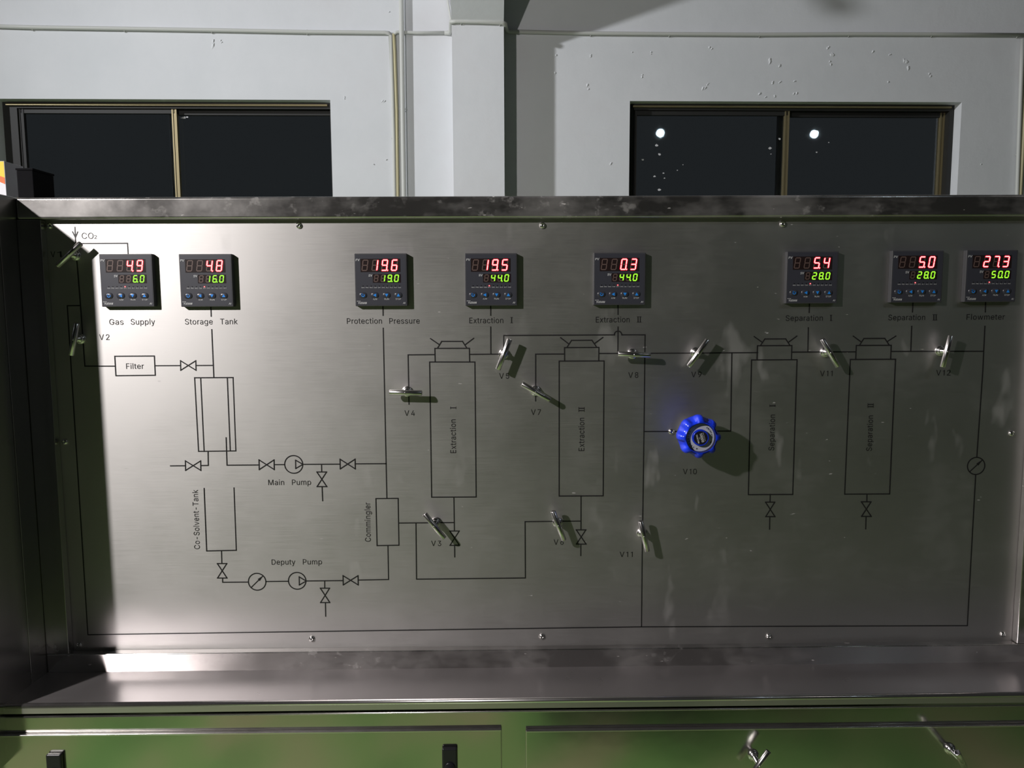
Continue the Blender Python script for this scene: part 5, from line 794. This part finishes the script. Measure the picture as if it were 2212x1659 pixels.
MB().lathe([(.0715, .0122), (.0727, .0122)], (kx, 0, kz), 40).build('hub_cap', M['knob_black'], e)
cap = [c_ for c_ in e.children if c_.name.startswith('hub_cap')][0]
def rot_text(txt, along0, along1, off, cap_h, Y, mt, par, ang=radians(-74), fat=0):
    d = Vector((cos(ang), sin(ang))); nn = Vector((-d.y, d.x)); c = Vector((kx, kz))
    text_on(txt, c+d*along0+nn*off, c+d*along1+nn*off, cap_h, Y, 'lettering', mt, par, 0, fat)
rot_text('10000', -.0082, .0082, -.0006, .0046, -.0730, M['white_print'], cap, fat=.00025)
rot_text('MAX', -.0082, -.0040, .0051, .0018, -.0730, M['white_print'], cap); rot_text('OUTLET', -.0030, .0078, .0051, .0018, -.0730, M['white_print'], cap)
rot_text('PSI', -.0018, .0016, -.0036, .0019, -.0730, M['white_print'], cap)
rot_text('TESCOM', -.0080, .0080, -.0075, .0026, -.0730, M['white_print'], cap, fat=.0002)
def arc_text(txt, a0, a1, r_, cap_h, outward):
    n_ = len(txt)
    for i, ch in enumerate(txt):
        a = radians(a0+(a1-a0)*i/(n_-1)); c = Vector((kx+cos(a)*r_, kz+sin(a)*r_))
        d = Vector((sin(a), -cos(a)))*(1 if a1 < a0 else -1); nn = Vector((-d.y, d.x)); w_ = .0019 if ch != 'I' else .0008
        text_on(ch, c-d*w_/2-nn*cap_h/2, c+d*w_/2-nn*cap_h/2, cap_h, -.0667, 'lettering', M['knob_black'], ringo, 0, .00012)
arc_text('INCREASE', 56, -2, .0215, .0027, True)
arc_text('DECREASE', 150, 238, .0215, .0027, False)
g = MB(); g.keep = True
for a0, sg in ((-22, -1), (252, 1)):
    a = radians(a0); b = radians(a0+sg*9)
    g.poly(flat([(kx+cos(a)*.0228, kz+sin(a)*.0228), (kx+cos(a)*.0200, kz+sin(a)*.0200), (kx+cos(b)*.0214, kz+sin(b)*.0214)], -.0667))
g.build('arrow_mark', M['knob_black'], ringo)
p = P(1447, 933, -.004)

# ================================================================== THINGS AT THE LEFT
CYN = .10; p0 = P(-50, 348, CYN); p1 = P(9, 348, CYN)
e = empty('carton', ((p0.x+p1.x)/2, CYN+.03, ZTOP), 'small yellow, orange and white carton standing on the top left corner of the console', 'box')
zq = P(9, 386, CYN).z; zr = P(9, 398, CYN).z
mb = MB(); mb.box(p0.x, p1.x, CYN, CYN+.06, ZTOP+.0003, p1.z); cb = mb.build('carton_body', M['white_card'], e, bevel=.0008)
mb = MB(); mb.box(p0.x+.0005, p1.x-.001, CYN-.0003, CYN+.0005, zq+.001, p1.z-.0006); mb.build('yellow_band', M['yellow'], e)
mb = MB(); mb.keep = True; mb.poly([Vector((p0.x+.0005, CYN-.0004, zq+.020)), Vector((p0.x+.0005, CYN-.0004, zr+.022)), Vector((p1.x-.001, CYN-.0004, zr)), Vector((p1.x-.001, CYN-.0004, zq+.002))]); mb.build('orange_stripe', M['orange'], e)

# ================================================================== HALL BEHIND THE CAMERA (seen in the reflections)
def lamp(px, py, dist, label):
    d = ray(px, py); c = CAM - WO; cn = c.dot(WN); t_ = (cn+dist)/(-d.dot(WN)); q = c + d*t_
    pos = W(q.dot(WU), dist, q.z)
    e = empty('floodlight', pos, label, 'lamp', 'floodlights reflected in the right window')
    dirv = (WO + Vector((1.5, 0, 2)) - pos).normalized()
    u = dirv.cross(Vector((0, 0, 1))).normalized(); v_ = u.cross(dirv).normalized()
    def disc(o_, r_): return [pos + dirv*o_ + (u*cos(2*pi*j/24)+v_*sin(2*pi*j/24))*r_ for j in range(24)]
    g = MB(); g.add(disc(0, .055), [tuple(range(24))]); g.build('lamp_glass', M['lamp_face'], e)
    g = MB(); rs = [disc(.012, .07), disc(-.002, .07), disc(-.10, .05), disc(-.11, .02)]
    g.add([q_ for r_ in rs for q_ in r_], [(i*24+j, i*24+(j+1) % 24, (i+1)*24+(j+1) % 24, (i+1)*24+j) for i in range(3) for j in range(24)], True); g.add(rs[-1], [tuple(range(24))])
    g.build('lamp_housing', M['lamp_body'], e)
    MB().tube([pos-dirv*.09, Vector((pos.x, pos.y-.05, HZ))], .012, 10).build('hanger_rod', M['lamp_body'], e)
lamp(1433, 281, 6.5, 'left one of the two bright round floodlights mirrored in the right window')
lamp(1776, 281, 6.5, 'right one of the two bright round floodlights mirrored in the right window')
def fixture(name, loc, target, r_, label):
    pos = Vector(loc); dirv = (Vector(target)-pos).normalized(); u = dirv.cross(Vector((0, 0, 1))).normalized(); v_ = u.cross(dirv).normalized()
    def disc(o_, r2): return [pos + dirv*o_ + (u*cos(2*pi*j/28)+v_*sin(2*pi*j/28))*r2 for j in range(28)]
    e = empty(name, pos-dirv*.02, label, 'lamp')
    g = MB(); rs = [disc(.01, r_*1.15), disc(-.03, r_*1.12), disc(-.12, r_*.6), disc(-.14, r_*.3)]
    g.add([q_ for q2 in rs for q_ in q2], [(i*28+j, i*28+(j+1) % 28, (i+1)*28+(j+1) % 28, (i+1)*28+j) for i in range(3) for j in range(28)], True); g.add(rs[-1], [tuple(range(28))])
    g.build('lamp_housing', M['lamp_body'], e)
    return e, pos, dirv
e, pos, dv = fixture('work_lamp', LA, (0.1, 0.6, 1.1), .05, 'work lamp on a stand left of the console, outside the photo')
MB().tube([pos-dv*.12, Vector((pos.x-.08, pos.y-.25, 2.3)), Vector((pos.x-.08, pos.y-.25, .02))], .014, 12).build('stand_pole', M['lamp_body'], e)
MB().tube([Vector((pos.x-.40, pos.y-.25, .015)), Vector((pos.x+.24, pos.y-.25, .015))], .014, 10).build('stand_foot', M['lamp_body'], e)
MB().tube([Vector((pos.x-.08, pos.y-.57, .015)), Vector((pos.x-.08, pos.y+.07, .015))], .014, 10).build('stand_foot', M['lamp_body'], e)
e, pos, dv = fixture('side_lamp', LB, (0.5, 3.4, 2.2), .12, 'hall lamp hanging behind the console at far left, outside the photo')
MB().tube([pos-dv*.12, Vector((pos.x, pos.y-.1, HZ))], .014, 10).build('hanger_rod', M['lamp_body'], e)

# brace added out of view, shaped to cast the soft shadow on the wall
def toward(px, py, Y):
    u, z = PW(px, py); w_ = W(u, 0, z); l_ = Vector(LB); t_ = (Y-l_.y)/(w_.y-l_.y); return l_+(w_-l_)*t_
a_, b_, c_, d_ = [toward(px, py, 2.35) for px, py in ((1803, 38), (1868, 22), (1700, -160), (1620, -160))]
mb = MB(); fr_ = [a_, b_, c_, d_]; k_ = (HZ-c_.z)/(b_.z-c_.z)
c2 = c_+(b_-c_)*((HZ-c_.z)/(b_.z-c_.z)); d2 = d_+(a_-d_)*((HZ-d_.z)/(a_.z-d_.z))
top = [a_, b_, c2, d2]; bk = [p_+Vector((0, .012, 0)) for p_ in top]
mb.add(top+bk, [(0, 1, 2, 3), (7, 6, 5, 4), (0, 4, 5, 1), (1, 5, 6, 2), (2, 6, 7, 3), (3, 7, 4, 0)])
tag(mb.build('shadow_slab', M['frame_dark']), 'flat steel brace added unseen above the right window, shaped to cast a shadow on the wall', 'slab')
# black box on the console top, dried paint specks on the panes
p0 = P(34, 363, .06); p1 = P(70, 363, .06)
e = empty('junction_box', ((p0.x+p1.x)/2, .10, ZTOP), 'small matt black box on the console top before the left window', 'box')
bx('box_body', M['black_box'], (p0.x, p1.x, .06, .13, ZTOP-.0008, p0.z-.004), e, bevel=.002)
bx('box_lid', M['black_box'], (p0.x-.001, p1.x+.001, .059, .131, p0.z-.004, p0.z), e, bevel=.001)
for nm_, cen, par in (('window_1', [(398, 254, 9), (404, 253, 6), (392, 255, 3)], -.127), ('window_2', [(1388, 345, 6), (1418, 314, 8), (1424, 333, 8), (1414, 381, 7), (1433, 374, 5), (1435, 385, 4), (1463, 368, 4), (1663, 320, 10), (1684, 300, 7), (1790, 308, 4), (1764, 329, 5), (1475, 356, 3), (1424, 410, 9), (1665, 333, 4)], None)):
    mb = MB(); mb.keep = True
    for (cx, cy, L_) in cen:
        n_ = par or (-.0985 if cx < 1700 else -.1335); u, z = PW(cx, cy, n_); L_ /= 340
        mb.add([W(u+cos(2*pi*i/8)*L_*.5*random.uniform(.5, 1.1), n_+.0012, z+sin(2*pi*i/8)*L_*.32*random.uniform(.5, 1.2)) for i in range(8)], [tuple(range(8))])
    o = mb.build('paint_specks', M['white_print'], bpy.data.objects[nm_]); o['kind'] = 'stuff'
# steel locker added out of view, in place of a person, to shade the floor
e = empty('blocker', (.42, -1.78, 0), 'dark grey steel locker added unseen behind the camera to shade the floor', 'blocker')
bx('blocker_body', M['blocker'], (.14, .70, -2.02, -1.54, .06, 1.72), e, bevel=.004)
for a_, b_ in ((.145, .418), (.422, .695)): bx('blocker_door', M['blocker'], (a_, b_, -1.54, -1.522, .08, 1.70), e, bevel=.003)
for a_ in (.39, .45): bx('door_pull', M['chrome'], (a_-.006, a_+.006, -1.522, -1.50, .9, 1.02), e, bevel=.002)
bx('blocker_base', M['frame_dark'], (.16, .68, -2.0, -1.56, 0, .06), e, bevel=0)

for o in bpy.data.objects:
    if '_o' in o: del o['_o']
